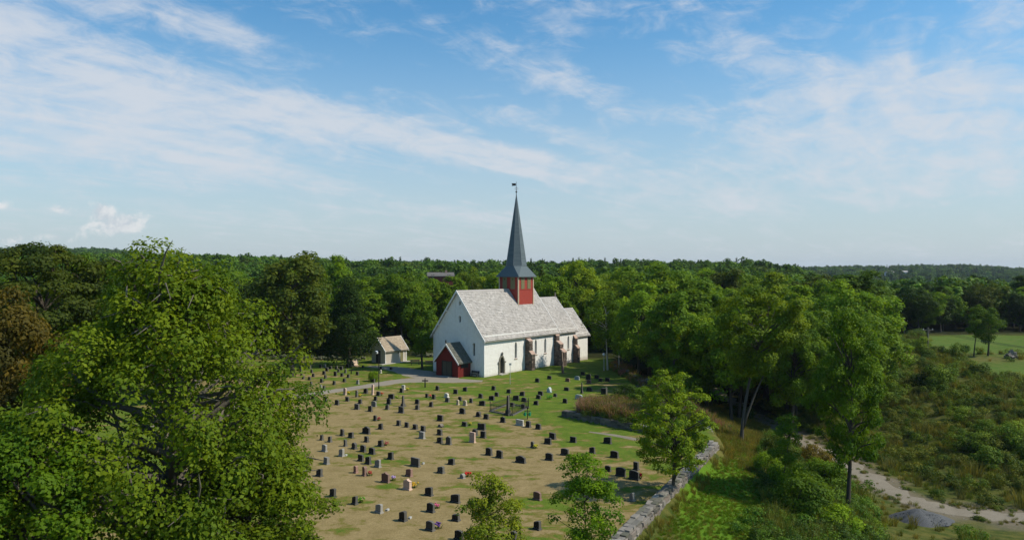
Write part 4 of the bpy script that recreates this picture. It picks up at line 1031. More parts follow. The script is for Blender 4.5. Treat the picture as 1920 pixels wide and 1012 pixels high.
def sign(px, py, top, label):
    x, y = on_ground(px, py, 0); sc = F_PX / y; h = (py - top) / sc; o = tag(empty('sign_post', (x, y, gz(x, y)), R(20)), label, 'sign')
    b = MB(); b.tube([(0, 0, -.2), (0, 0, h)], .035, 6); b.build('post', M['steel'], o)
    b = MB(); b.box(-.2, .2, -.06, -.036, h - .28, h + .08); b.build('sign_plate', M['trim'], o)
    b = MB(); b.box(-.14, .14, -.068, -.061, h - .22, h + .02); b.build('sign_print', M['lead'], o)
sign(956.5, 720, 681, 'thin pale sign post on the lawn in front of the arched south door')
def post(px, py, top, label):
    x, y = on_ground(px, py, 0); sc = F_PX / y; h = (py - top) / sc; o = tag(empty('timber_post', (x, y, gz(x, y)), .3), label, 'post')
    b = MB(); b.prism([(-.06, -.06), (.06, -.06), (.06, .06), (-.06, .06)], 'z', -.3, h - .06); b.build('shaft', M['stone'], o, color=(.26, .23, .18))
    b = MB(); b.prism([(-.09, -.09), (.09, -.09), (.09, .09), (-.09, .09)], 'z', h - .06, h); b.build('post_cap', M['stone'], o, color=(.30, .27, .22))
post(1137, 744, 726, 'weathered timber post standing behind the pink weed bed')
def bench(x, y, rz, label, mat=None):
    mat = mat or M['dark']; o = tag(empty('bench', (x, y, gz(x, y)), rz), label, 'bench')
    for k in range(3):
        b = MB(); b.box(-.8, .8, -.22 + k * .15, -.22 + k * .15 + .12, .42, .46); b.build('seat_slat', mat, o)
    for k in range(2):
        b = MB(); b.prism([(.24 + .03 * k, .58 + k * .17), (.27 + .03 * k, .58 + k * .17), (.30 + .03 * k, .71 + k * .17), (.27 + .03 * k, .71 + k * .17)], 'x', -.8, .8); b.build('back_slat', mat, o)
    for sx in (-.65, .65):
        b = MB(); b.box(sx - .035, sx + .035, -.22, -.15, -.05, .42); b.build('leg', mat, o)
        b = MB(); b.prism([(.16, -.05), (.23, -.05), (.27, .45), (.38, .92), (.33, .92), (.20, .45)], 'x', sx - .035, sx + .035); b.build('leg', mat, o)
bx_, by_ = ch_pt(-.55, 1.55); bench(bx_, by_, CH_A - R(90) + math.pi * 0, 'dark bench against the white west wall beside the red porch')
bx_, by_ = on_ground(778.5, 684, 0); bench(bx_, by_, R(14), 'left of two dark benches under the tree near the church')
bx_, by_ = on_ground(806, 686, 0); bench(bx_, by_, R(8), 'right of two dark benches under the tree near the church')
def board_():
    x, y = ch_pt(-.25, 8.55); o = tag(empty('notice_board', (x, y, gz(x, y)), CH_A), 'pale blue panel leaning at the wall left of the red porch', 'panel')
    b = MB(); b.prism([(-.5, .05), (-.5, 1.95), (.35, 1.95), (.42, .55), (.1, .05)], 'x', -.06, .0); b.build('panel', M['blue'], o)
    b = MB(); b.box(-.10, .04, -.62, -.51, -.05, 2.0); b.build('edge_post', M['steel'], o)
board_()
def fenced_plot():
    A, B_, C_, D = [on_ground(*p, 0) for p in ((919, 771), (960, 779), (991, 764), (955, 757.5))]
    o = tag(empty('iron_fence', (A[0], A[1], 0)), 'low black wrought iron fence enclosing a grave plot with an obelisk', 'fence')
    q = [(p[0] - A[0], p[1] - A[1]) for p in (A, B_, C_, D)]
    for i in range(4):
        a, b2 = Vector(q[i]), Vector(q[(i + 1) % 4]); L = (b2 - a).length
        for z in (.18, .78):
            m_ = MB(); m_.tube([(a.x, a.y, z), (b2.x, b2.y, z)], .022, 4); m_.build('rail', M['iron'], o)
        p_ = MB(); p_.tube([(a.x, a.y, -.1), (a.x, a.y, 1.05)], .045, 6); p_.tube([(a.x, a.y, 1.05), (a.x, a.y, 1.11), (a.x, a.y, 1.2)], [.05, .075, .01], 6); p_.build('post', M['iron'], o)
        br = MB(); n = int(L / .17)
        for k in range(1, n):
            p = a.lerp(b2, k / n); br.tube([(p.x, p.y, .05), (p.x, p.y, .86), (p.x, p.y, .95)], [.012, .012, .002], 4)
        bo = br.build('bars', M['iron'], o); bo['kind'] = 'stuff'
        kb = MB(); cx_ = (q[0][0] + q[2][0]) / 2; 
        e = (b2 - a).normalized(); nn = Vector((e.y, -e.x)) * .12
        kb.add([(a.x - nn.x, a.y - nn.y, -.2), (b2.x - nn.x, b2.y - nn.y, -.2), (b2.x + nn.x, b2.y + nn.y, -.2), (a.x + nn.x, a.y + nn.y, -.2), (a.x - nn.x, a.y - nn.y, .10), (b2.x - nn.x, b2.y - nn.y, .10), (b2.x + nn.x, b2.y + nn.y, .10), (a.x + nn.x, a.y + nn.y, .10)],
               [(4, 5, 6, 7), (0, 1, 5, 4), (1, 2, 6, 5), (2, 3, 7, 6), (3, 0, 4, 7)]); kb.build('kerb', M['stone'], o, color=(.13, .125, .115))
fenced_plot()
def can_rack():
    x, y = on_ground(989, 785, 0); o = tag(empty('can_rack', (x, y, gz(x, y))), 'dark post rack hung with green watering cans above a pale headstone', 'rack')
    b = MB(); b.tube([(0, 0, -.2), (0, 0, 1.15)], .05, 6); b.box(-.35, .35, -.03, .03, .86, .92); b.build('post', M['dark'], o)
    b = MB(); b.tube([(0, 0, 1.15), (.03, 0, 1.3), (.06, 0, 1.36)], [.10, .15, .05], 7); b.build('tap_head', M['dark'], o)
    for sx in (-.26, .24):
        c = MB(); c.tube([(sx, -.05, .38), (sx, -.05, .72)], [.15, .12], 8); can = c.build('watering_can', M['green_plastic'], o)
        c = MB(); c.tube([(sx - .12, -.05, .45), (sx - .34, -.05, .75)], [.035, .02], 5); c.build('spout', M['green_plastic'], can)
        c = MB(); c.tube([(sx + .10, -.05, .5), (sx + .2, -.05, .66), (sx + .06, -.05, .86), (sx - .08, -.05, .74)], .018, 4); c.build('handle', M['green_plastic'], can)
can_rack()

# ------------------------------------------------------------------ far buildings, poles, gravel heap
def far_house(name, label, px, ybase, ytop, wpx, depth, walls, roofc, rz, cat, glass=True, ratio=.6):
    x = (px - CX) / F_PX * depth; sc = F_PX / depth; zt = CAM_H - (ytop - HY) / sc; zb = CAM_H - (ybase - HY) / sc
    L = wpx / sc; Wd = L * ratio; H = zt - zb; ez = H * .55; o = tag(empty(name, (x, depth, zb), rz), label, cat); c = Wd / 2
    b = MB(); b.prism([(-c, -8), (-c, ez), (0, H - .05), (c, ez), (c, -8)], 'x', -L / 2, L / 2); b.build('wall', walls, o)
    r_ = MB(); s = (H - ez) / c; ov = .45
    r_.prism([(-c - ov, ez - ov * s), (0, H), (c + ov, ez - ov * s), (c + ov, ez - ov * s + .25), (0, H + .28), (-c - ov, ez - ov * s + .25)], 'x', -L / 2 - .4, L / 2 + .4); ro = r_.build('roof', roofc, o)
    k = MB(); k.box(L * .18, L * .18 + .7, -.35, .35, H - .6, H + .9); k.build('chimney', M['stone'], ro, color=(.3, .2, .17))
    for i in range(max(2, int(L / 3.2))):
        u = -L / 2 + 1.4 + i * (L - 2.8) / max(1, int(L / 3.2) - 1)
        w_ = MB(); w_.box(u - .5, u + .5, -c - .05, -c - .003, ez * .3, ez * .3 + 1.2); wn = w_.build('window', M['glass'], o)
        f_ = MB(); f_.box(u - .04, u + .04, -c - .08, -c - .052, ez * .3, ez * .3 + 1.2); f_.build('frame', M['trim'], wn)
BARN = far_house('barn', 'red barn with grey roof half hidden in the woods behind the church', 826, 524, 512, 46, 235, M['barn_red'], M['barn_roof'], R(8), 'barn')
far_house('house', 'left of two white houses on the distant wooded hill', 1668, 515.5, 508.5, 15, 1150, M['trim'], M['slate'], R(12), 'house')
far_house('house', 'right of two white houses on the distant wooded hill', 1697, 513, 507.5, 17, 1200, M['trim'], M['slate'], R(-10), 'house')
def pole(px, ybase, ytop, depth, label, arms=True):
    x = (px - CX) / F_PX * depth; zt = CAM_H - (ytop - HY) * depth / F_PX; zb = gz(x, depth) - .4
    o = tag(empty('utility_pole', (x, depth, zb)), label, 'pole'); h = zt - zb
    b = MB(); b.tube([(0, 0, 0), (0, 0, h)], [.17, .11], 7); b.build('mast', M['bark'], o, color=(.20, .18, .15))
    b = MB(); b.box(-.9, .9, -.07, .07, h - .5, h - .36); b.build('crossarm', M['bark'], o, color=(.20, .18, .15))
    for u in (-.8, 0, .8):
        i_ = MB(); i_.tube([(u, 0, h - .36), (u, 0, h - .22), (u, 0, h - .16)], [.05, .07, .03], 6); i_.build('insulator', M['lampglass'], o)
    return Vector((x, depth, zt - .2))
p_a = pole(1679, 636, 595, 190, 'left of two utility poles at the wood edge beyond the bank')
p_b = pole(1695.5, 640, 599, 178, 'right of two utility poles at the wood edge beyond the bank')
p_c = pole(1740, 666, 614, 128, 'nearest utility pole standing in the scrub beside the green field')
def cable(name, label, ends):
    o = MB()
    for a, b2 in ends:
        pts = []
        for i in range(17):
            t = i / 16; p = a.lerp(b2, t); p.z -= 4 * t * (1 - t) * (a - b2).length * .02; pts.append(p)
        o.tube(pts, .018, 4)
    ob = o.build(name, M['iron']); tag(ob, label, 'cable')
for u, nm in ((-.8, 'left of the thin wires crossing the scrub bank'), (0, 'middle one of the thin wires crossing the scrub bank'), (.8, 'right of the thin wires crossing the scrub bank')):
    off = Vector((u, 0, 0)); cable('power_line', nm, [(p_b + off, p_c + off), (p_c + off, Vector((68 + u, 72, 7.5)))])
def gravel_heap():
    global HEAP
    x, y = on_ground(1722, 985, -4.2); HEAP = (x, y); o = tag(empty('gravel_heap', (x, y, gz(x, y))), 'heap of grey gravel dumped beside the dirt track', 'gravel heap')
    rng = random.Random(6); N, Mr = 28, 10; V = [(0, 0, .95)]; F = []
    for r in range(1, Mr + 1):
        for k in range(N):
            a = 2 * math.pi * k / N; t = r / Mr; rr = t * (1 + .16 * math.sin(3 * a + 1) + .08 * math.sin(7 * a))
            V.append((rr * 2.6 * math.cos(a), rr * 1.6 * math.sin(a), .95 * (1 - t ** 1.25) - .12 * t + rng.uniform(-.03, .03)))
    for k in range(N): F.append((0, 1 + k, 1 + (k + 1) % N))
    for r in range(Mr - 1):
        for k in range(N): F.append((1 + r * N + k, 1 + (r + 1) * N + k, 1 + (r + 1) * N + (k + 1) % N, 1 + r * N + (k + 1) % N))
    b = MB(); b.add(V, F); b.build('mound', M['pilegravel'], o, smooth=True)
    b = MB()
    for i in range(260):
        a, t = rng.uniform(0, 6.28), rng.random() ** .6; s = rng.uniform(.025, .05); sub_sphere(b, (t * 2.6 * math.cos(a), t * 1.6 * math.sin(a), max(.0, .95 * (1 - t ** 1.25)) - .06), (s, s, s * .8), rng)
    g_ = b.build('pebbles', M['pilegravel'], o); g_['kind'] = 'stuff'
gravel_heap()
def field_stones():
    x, y = 1896, 676; xx, yy = on_ground(x, y, 1.0); o = tag(empty('stone_heap', (xx, yy, gz(xx, yy))), 'heap of pale stones at the edge of the green field', 'stone heap'); rng = random.Random(2)
    for i in range(16):
        r = rng.random(); a = rng.uniform(0, 6.28); k = rng.uniform(.4, .75); link('stone', rng.choice(CHIP), o, (math.cos(a) * r * 1.0, math.sin(a) * r * .7, .25 + (1 - r) * 1.1 * rng.random()), (rng.uniform(-.5, .5), rng.uniform(-.5, .5), a), (k, k * .8, k * .7), stone_colour(rng, GREY))
field_stones()
# ------------------------------------------------------------------ vegetation
def rdir(rng, n):
    v = rng.normal(size=(n, 3)); return v / np.linalg.norm(v, axis=1, keepdims=True)
def unit(v): return v / np.maximum(np.linalg.norm(v, axis=1, keepdims=True), 1e-9)
def leaf_quads(rng, c, nrm, size, aspect=.66):
    n = len(c); r = rdir(rng, n); t = unit(np.cross(nrm, r)); b = np.cross(nrm, t)
    s = size[:, None]
    v = np.stack([c - t * s * .5, c + b * s * .5 * aspect + nrm * s * .08, c + t * s * .5 - nrm * s * .10, c - b * s * .5 * aspect + nrm * s * .08], 1).reshape(-1, 3)
    return v, np.arange(4 * n).reshape(n, 4)
def crown(rng, H, cb, Rr, ncl, nleaf, ls, clr=.30, shape='egg', droop=0.0, lop=(0, 0), inner=.45, flat=.75, up=.25, lump=1.0):
    """leaf clumps spread through the crown: returns clump centres and leaf arrays"""
    zc, hz = (H + cb) / 2, (H - cb) / 2
    d = rdir(rng, ncl); u = rng.random(ncl) ** .45; rr = inner + (1 - inner) * u
    azm = np.arctan2(d[:, 1], d[:, 0]); ph = rng.uniform(0, 6.28, 4)
    m = 1 + lump * (.16 * np.sin(2 * azm + ph[0] + 2 * d[:, 2]) + .13 * np.sin(3 * azm + ph[1] - 3 * d[:, 2]) + .10 * np.sin(5 * azm + ph[2]))
    if shape == 'egg': k = 1 - .22 * d[:, 2]
    elif shape == 'vase': k = 1 + .22 * d[:, 2]
    elif shape == 'cone': k = np.clip(1 - .55 * d[:, 2], .3, 1.6)
    else: k = np.ones(ncl)
    clrad = Rr * clr * rng.uniform(.65, 1.35, ncl)
    body = Rr - Rr * clr * .6
    c = np.stack([d[:, 0] * rr * body * m * k + lop[0] * rr, d[:, 1] * rr * body * m * k + lop[1] * rr, zc + d[:, 2] * rr * (hz - clrad.mean() * .5) * (1 + .10 * np.sin(4 * azm + ph[3]))], 1)
    wgt = clrad ** 2; cnt = np.maximum(4, (nleaf * wgt / wgt.sum()).astype(int)); idx = np.repeat(np.arange(ncl), cnt); n = len(idx)
    outw = unit(c - np.array([[0, 0, zc - hz * .25]]))
    e = unit(rdir(rng, n) + .55 * outw[idx] + np.array([[0, 0, up]]))
    rad = clrad[idx] * (.45 + .62 * rng.random(n) ** .5)
    # ragged clumps: twigs that push out
    p = c[idx] + e * rad[:, None] * np.array([[1, 1, flat]]) + rng.normal(size=(n, 3)) * ls * .5
    p[:, 2] -= droop * (rng.random(n) ** 2) * clrad[idx] * 1.6
    nr = unit(e * .95 + rdir(rng, n) * .55 + np.array([[0, 0, .32]]))
    size = ls * rng.uniform(.5, 1.5, n)
    ctone = rng.normal(.45, .24, ncl)
    tone = np.clip(ctone[idx] + rng.normal(0, .20, n), 0, 1)
    return c, clrad, p, nr, size, tone
def skeleton(seed, H, cb, Rr, centres, trad, lean=(0, 0), nlimb=18, sides=7, forks=1, twig=0):
    rng = random.Random(seed); mb = MB(); 
    def trunk_at(t):
        return Vector((lean[0] * t ** 1.4 + .05 * Rr * math.sin(3 * t + seed), lean[1] * t ** 1.4 + .05 * Rr * math.sin(4 * t + 2 * seed), H * .75 * t))
    ts = [0, .02, .06, .15, .3, .45, .6, .75, .9, 1]; rr = [1.5, 1.2, 1.05, .95, .82, .68, .5, .34, .18, .06]
    mb.tube([trunk_at(t) - Vector((0, 0, .35 if t == 0 else 0)) for t in ts], [r * trad for r in rr], sides)
    if forks > 1:
        for f in range(forks - 1):
            a = rng.uniform(0, 6.28); off = Vector((math.cos(a), math.sin(a), 0)) * Rr * .45
            mb.tube([trunk_at(t * .74 + .08) + off * max(0, t) ** 1.1 for t in (0, .2, .4, .6, .8, .95)], [trad * k for k in (.8, .66, .52, .38, .24, .08)], sides)
    cs = sorted(range(len(centres)), key=lambda i: rng.random())[:nlimb]
    for i in cs:
        c = Vector(centres[i]); t0 = max(cb / H * .8, min(.9, (c.z - math.hypot(c.x, c.y) * rng.uniform(.35, .8)) / (H * .75))); a = trunk_at(t0)
        mid = a.lerp(c, .5) + Vector((rng.uniform(-.1, .1) * Rr, rng.uniform(-.1, .1) * Rr, rng.uniform(-.02, .10) * Rr)); q = a.lerp(mid, .5) + Vector((0, 0, .03 * Rr))
        L = (c - a).length; r0 = min(trad * .5, .035 * L + .02) 
        mb.tube([a, q, mid, c], [r0, r0 * .8, r0 * .55, r0 * .2], 5, cap=False)
        for k in range(twig):
            e = c + Vector((rng.gauss(0, 1), rng.gauss(0, 1), rng.gauss(.2, .7))).normalized() * Rr * rng.uniform(.12, .26)
            mb.tube([mid.lerp(c, rng.uniform(.3, 1)), c.lerp(e, .5) + Vector((0, 0, .03 * Rr)), e], [r0 * .35, r0 * .22, r0 * .06], 4, cap=False)
    return mb
TREES = {}
def tree_kind(key, seed, H, cb, Rr, ncl, nleaf, ls, trad=.25, nlimb=16, lean=(0, 0), forks=1, twig=0, mat=None, **kw):
    rng = np.random.default_rng(seed); c, cr, p, n, s, t = crown(rng, H, cb, Rr, ncl, nleaf, ls, **kw)
    c = c + np.array([[lean[0], lean[1], 0]]) * (c[:, 2:3] / H) ** 1.4; p = p + np.array([[lean[0], lean[1], 0]]) * (np.clip(p[:, 2:3], 0, None) / H) ** 1.4
    v, q = leaf_quads(rng, p, n, s); cm = np_mesh('crown_' + key, v, q, mat or M['leaf'], t)
    tm = skeleton(seed, H, cb, Rr, [tuple(x) for x in c], trad, lean, nlimb, forks=forks, twig=twig).mesh('trunk_' + key, M['bark'], True)
    TREES[key] = (cm, tm, H, Rr)
def spruce_kind(key, seed, H, Rr, nleaf, ls, mat=None, cb=.06):
    rng = np.random.default_rng(seed); z = cb + (1 - cb) * (1 - np.sqrt(rng.random(nleaf))); layer = np.floor(z * 26) / 26
    az_ = rng.uniform(0, 6.28, nleaf); nb = 9; az_ = np.round(az_ / 6.283 * nb + layer * 37) / nb * 6.283 - layer * 37 / nb * 6.283 + rng.normal(0, .16, nleaf)
    ext = Rr * (1 - layer) ** .85 * (1 + .18 * np.sin(az_ * 3 + layer * 50)); rr = rng.random(nleaf) ** .55 * ext
    p = np.stack([rr * np.cos(az_), rr * np.sin(az_), H * layer + .04 * H - rr * .34 - rng.random(nleaf) * .03 * H], 1)
    nr = unit(np.stack([np.cos(az_) * .5, np.sin(az_) * .5, np.full(nleaf, .9)], 1) + .6 * rdir(rng, nleaf)); v, q = leaf_quads(rng, p, nr, ls * rng.uniform(.6, 1.4, nleaf), .4)
    cm = np_mesh('crown_' + key, v, q, mat or M['leaf'], np.clip(rng.normal(.35, .2, nleaf), 0, 1))
    mb = MB(); mb.tube([(0, 0, -.3), (0, 0, H * .5), (0, 0, H * .90)], [H * .018, H * .010, .015], 6); TREES[key] = (cm, mb.mesh('trunk_' + key, M['bark'], True), H, Rr)
# near kinds carry leaf-sized faces, mid kinds spray-sized ones
tree_kind('hero', 137, 17.6, 1.0, 7.4, 270, 108000, .19, .46, 140, forks=3, twig=2, clr=.15, shape='egg', droop=.7, inner=.42, flat=.62, up=.4, lump=.5)
tree_kind('near_a', 102, 15, 3.2, 4.6, 120, 34000, .22, .26, 40, twig=2, clr=.19, shape='egg')
tree_kind('near_d', 108, 15, 3.4, 4.2, 150, 25000, .21, .24, 44, twig=1, clr=.17, shape='egg', inner=.3, flat=.6)
tree_kind('near_b', 103, 15.5, 6.0, 4.5, 110, 30000, .22, .19, 36, lean=(2.8, .8), forks=2, twig=2, clr=.20, shape='vase', flat=.55)
tree_kind('near_c', 104, 9, 1.3, 3.1, 260, 21000, .155, .13, 90, twig=2, clr=.125, shape='egg', inner=.2, flat=.45)
tree_kind('young_a', 105, 6.8, 1.2, 1.9, 85, 9000, .13, .06, 40, twig=2, clr=.22, shape='egg', inner=.2, flat=.6)
tree_kind('young_b', 106, 6.6, .8, 1.7, 75, 8000, .12, .055, 40, twig=2, clr=.22, shape='cone', inner=.15, flat=.7)
for i, (shp, Hh, cbb, rr_) in enumerate((('egg', 16, 3.5, 4.6), ('round', 15, 3.0, 5.0), ('vase', 17, 5.0, 5.0), ('egg', 18, 3.0, 4.2), ('round', 14, 2.0, 4.2), ('cone', 17, 2.5, 4.0))):
    tree_kind('mid%d' % i, 200 + i, Hh, cbb, rr_, 95, 12000, .36, .26, 16, clr=.215, shape=shp, inner=.4)
tree_kind('droop', 301, 17, 1.6, 4.4, 80, 16000, .30, .3, 12, clr=.25, shape='cone', droop=1.4, inner=.3)
tree_kind('slim', 302, 9, 3.0, 1.5, 40, 3500, .2, .10, 12, lean=(.8, 0), clr=.34, shape='egg')
tree_kind('field', 303, 9, 2.2, 2.4, 55, 7000, .2, .16, 16, clr=.28, shape='round')
tree_kind('birch', 304, 15, 4.5, 3.2, 60, 9000, .26, .14, 14, clr=.27, shape='egg', droop=.8)
spruce_kind('spruce', 305, 18, 3.4, 9000, .5)
tree_kind('bush_a', 306, 2.6, .1, 1.7, 34, 5200, .15, .05, 12, clr=.34, shape='round')
tree_kind('bush_b', 307, 1.7, .0, 1.6, 30, 4200, .14, .04, 10, clr=.36, shape='round')
LEAFC = {'lime': (.215, .280, .018), 'green': (.156, .236, .016), 'mid': (.112, .180, .015), 'oak': (.128, .172, .011), 'dark': (.040, .072, .013), 'olive': (.088, .108, .018), 'brown': (.135, .095, .022), 'blue': (.055, .095, .03), 'bright': (.138, .225, .012), 'yellow': (.185, .210, .02)}
BARKC = {'grey': (.088, .078, .064), 'mid': (.15, .135, .112), 'dark': (.075, .064, .052), 'birch': (.50, .48, .44)}
def plant_tree(key, x, y, H, wid, tone, label, name='tree', bark='dark', group=None, rz=0.0, z=None, cat='tree'):
    cm, tm, H0, R0 = TREES[key]; zz = gz(x, y) if z is None else z
    o = tag(empty(name, (x, y, zz), rz), label, cat, group); sx = wid / 2 / R0; sz = H / H0
    tc_ = LEAFC[tone] if isinstance(tone, str) else tone
    link('crown', cm, o, scl=(sx, sx, sz), color=tc_); link('trunk', tm, o, scl=((sx + sz) / 2 if sx > sz else sx, (sx + sz) / 2 if sx > sz else sx, sz), color=BARKC[bark])
    return o
def tree_px(key, px, top, depth, wpx, tone, label, **kw):
    x = (px - CX) / F_PX * depth; zt = CAM_H - (top - HY) * depth / F_PX; z = gz(x, depth)
    return plant_tree(key, x, depth, zt - z, wpx * depth / F_PX, tone, label, z=z, **kw)
# foreground
tree_px('hero', 316, 462, 33, 560, 'oak', 'huge spreading broadleaf tree filling the left foreground', bark='mid', rz=.6)
tree_px('near_a', 50, 770, 27, 330, 'bright', 'bright green tree crown in the bottom left corner', rz=1.0)
tree_px('near_a', 0, 540, 36, 250, 'brown', 'tree with rusty brown leaves at the left edge', rz=2.2)
tree_px('near_b', 40, 446, 62, 260, 'olive', 'tall olive tree behind the rusty one at far left', rz=1.2)
tree_px('near_a', 150, 476, 70, 190, 'mid', 'dark green tree between the far left tree and the huge one', rz=4.2)
tree_px('near_a', 470, 850, 34, 300, 'oak', 'low leafy tree at the bottom edge right of the huge trunk', rz=.4)
tree_px('young_b', 916, 868, 36, 140, 'yellow', 'small yellowish young tree at the bottom centre', rz=.9, name='young_tree')
tree_px('young_a', 1095, 843, 38, 140, 'bright', 'green young tree right of bottom centre', rz=2.0, name='young_tree')
tree_px('near_c', 1260, 695, 53.5, 158, 'lime', 'young rounded tree just inside the stone wall', rz=3.0, bark='grey', name='young_tree')
tree_px('near_d', 1594, 577, 56, 145, 'bright', 'tall leafy tree with bare lower trunk above the dirt track', rz=1.8)
tree_px('near_b', 1388, 530, 76, 165, 'lime', 'tall tree with leaning forked grey trunk at the end of the wall', rz=-.3, bark='grey')
tree_px('slim', 1466, 772, 58, 60, 'mid', 'thin sapling in the scrub between wall and track', name='sapling')
# around the church and shed
tree_px('mid0', 1196, 535, 112, 95, 'green', 'tree rising behind the tumbled wall right of the birches', rz=.8)
tree_px('mid3', 1262, 540, 98, 100, 'mid', 'dense tree above the young tree inside the wall', rz=1.9)
tree_px('droop', 655, 512, 124, 92, 'dark', 'dark drooping tree left of the shed', rz=.3)
tree_px('mid4', 548, 467, 112, 150, 'olive', 'broad olive-brown tree behind the left graves')
tree_px('mid4', 791, 548, 119.5, 70, 'mid', 'dark trunked tree above the two benches', rz=2)
tree_px('mid0', 1082, 478, 158, 95, 'lime', 'tall pale green tree rising behind the chancel', rz=.5)
tree_px('birch', 1138, 538, 119, 72, 'green', 'birch with pale trunks right of the church', bark='birch')
tree_px('birch', 1160, 575, 117, 45, 'green', 'slim birch just left of the wooded bank', bark='birch', rz=2)
tree_px('mid2', 1212, 487, 152, 140, 'green', 'big spreading tree at the left of the right-hand wood', rz=1)
tree_px('mid3', 1298, 500, 126, 120, 'mid', 'big dark green tree in the middle of the right-hand wood', rz=.2)
tree_px('near_a', 1488, 570, 92, 120, 'green', 'bushy tree behind the tall trackside tree', rz=2.4)
tree_px('mid1', 1530, 527, 132, 130, 'green', 'rounded light green tree far behind the trackside tree', rz=.1)
tree_px('mid3', 1598, 503, 135, 135, 'mid', 'tallest dark tree above the trackside tree', rz=2.8)
tree_px('mid0', 1240, 560, 105, 80, 'green', 'tree leaning over the weedy bank right of the lawn', rz=3.5)
tree_px('mid4', 1325, 590, 100, 90, 'mid', 'low dark tree in the dip behind the forked trunk', rz=1.5)
tree_px('mid4', 1440, 600, 112, 95, 'dark', 'shadowed tree where the track enters the wood', rz=.7)
tree_px('slim', 1826, 569, 126, 34, 'mid', 'thin leaning tree at the field edge', rz=0)
tree_px('field', 1853, 575, 126, 54, 'mid', 'small round tree at the field edge', rz=1)
for a in (('mid2', 1682, 535, 205, 60, 'mid', 'tree just right of the tallest dark tree'), ('mid1', 1707, 531, 225, 82, 'green', 'broad pale tree behind the utility poles'), ('mid4', 1727, 574, 178, 40, 'green', 'small round tree right of the utility poles'),
          ('mid0', 1790, 540, 192, 92, 'olive', 'grey-green tree at the left edge of the green field'), ('mid3', 1838, 513, 232, 56, 'dark', 'tall dark tree behind the field trees'), ('mid2', 1893, 560, 205, 60, 'mid', 'tree at the far edge of the green field'),
          ('mid5', 1918, 514, 195, 70, 'dark', 'tall dark tree at the right edge of the picture'), ('mid5', 635, 474, 175, 80, 'green', 'light green tree top above the dark drooping tree'), ('mid0', 740, 503, 152, 105, 'mid', 'tree behind the shed roof'),
          ('mid2', 700, 512, 158, 90, 'green', 'tree between the drooping tree and the shed'), ('mid1', 884, 503, 185, 70, 'lime', 'bright round tree behind the nave roof'), ('mid3', 845, 535, 150, 70, 'mid', 'dark tree against the west gable'), ('birch', 860, 530, 165, 40, 'olive', 'thin pale tree between west gable and the red barn')):
    tree_px(*a[:6], a[6], rz=a[1] * .7)
# woods: every tree near enough to be told from its neighbours
def tr_gap(x, y): return poly_dist(np.array([x]), np.array([y]), TRACK)[0][0] > 2.6
rngf = np.random.default_rng(12)
TONE_W = {'lime': 'pale green', 'green': 'green', 'mid': 'deep green', 'dark': 'very dark', 'olive': 'olive'}
SHAPE_W = {'mid0': 'egg-shaped', 'mid1': 'round', 'mid2': 'wide-topped', 'mid3': 'tall', 'mid4': 'low round', 'mid5': 'tapering', 'spruce': 'spruce'}
def nth(i): return '%d%s' % (i, 'th' if 10 < i % 100 < 14 else {1: 'st', 2: 'nd', 3: 'rd'}.get(i % 10, 'th'))
def wood(n, xr, yr, keep, tones, where, group, keys, hr=(12, 17), gap=4.6, taken=[], toplim=None):
    k = 0; tries = 0; recs = []
    while k < n and tries < n * 80:
        tries += 1; x, y = rngf.uniform(*xr), rngf.uniform(*yr); px = CX + F_PX * x / y
        if not keep(x, y, px) or any((x - a) ** 2 + (y - b) ** 2 < gap ** 2 for a, b in taken): continue
        H = rngf.uniform(*hr); z = gz(x, y)
        if toplim is not None: H = min(H, max(7.0, CAM_H - (toplim(px) + rngf.uniform(-3, 24) - HY) * y / F_PX - z))
        if 785 < px < 868 and y < 234: H = min(H, CAM_H - (515 - HY) * y / F_PX - z)       # the barn looks out over these
        taken.append((x, y)); recs.append((px, x, y, H, keys[rngf.integers(len(keys))], tones[rngf.integers(len(tones))])); k += 1
    recs.sort()
    for i, (px, x, y, H, key, tone) in enumerate(recs):
        plant_tree(key, x, y, H, H * rngf.uniform(.55, .80), tone, '%s %s tree, %s from left %s' % (TONE_W[tone], SHAPE_W[key], nth(i + 1), where), group=group, rz=rngf.uniform(0, 6.28))
MID = ['mid0', 'mid1', 'mid2', 'mid3', 'mid4', 'mid5']
sky_l = lambda px: np.interp(px, [0, 480, 640, 800, 1000], [470, 478, 486, 505, 505])
wood(58, (-92, 8), (134, 188), lambda x, y, px: y > 137 + .25 * (x + 30) * (x > -30) and -40 < px < 1010 and not (-32 < x < -8 and y < 141), ['green', 'green', 'mid', 'dark', 'olive', 'lime'], 'in the wood behind the graves', 'trees of the wood behind the churchyard', MID + ['spruce'], (13, 17), 4.4, toplim=lambda px: np.interp(px, [0, 480, 640, 760, 1000], [472, 480, 486, 504, 508]))
wood(24, (-85, -40), (88, 140), lambda x, y, px: -60 < px < 560 and x < -.38 * y - 8, ['green', 'mid', 'olive', 'dark'], 'in the wood behind the huge foreground tree', 'trees left of the churchyard', MID, (12, 16), toplim=lambda px: 476)
wood(42, (2, 62), (130, 188), lambda x, y, px: 1010 < px < 1570 and y > 138 - .1 * x and not (x < 33 and y < 149), ['green', 'green', 'mid', 'lime', 'lime', 'dark', 'olive'], 'in the wood right of the church', 'trees of the wood right of the church', MID + ['spruce'], (14, 19), 4.4, toplim=lambda px: np.interp(px, [1010, 1200, 1400, 1500], [500, 492, 494, 506]))
wood(30, (22, 60), (94, 138), lambda x, y, px: 1190 < px < 1640 and x > 23 and tr_gap(x, y), ['green', 'mid', 'lime', 'green'], 'in the dip beyond the wall', 'trees in the dip beyond the wall', MID, (12, 17), 3.8, toplim=lambda px: np.interp(px, [1190, 1400, 1640], [505, 530, 520]))
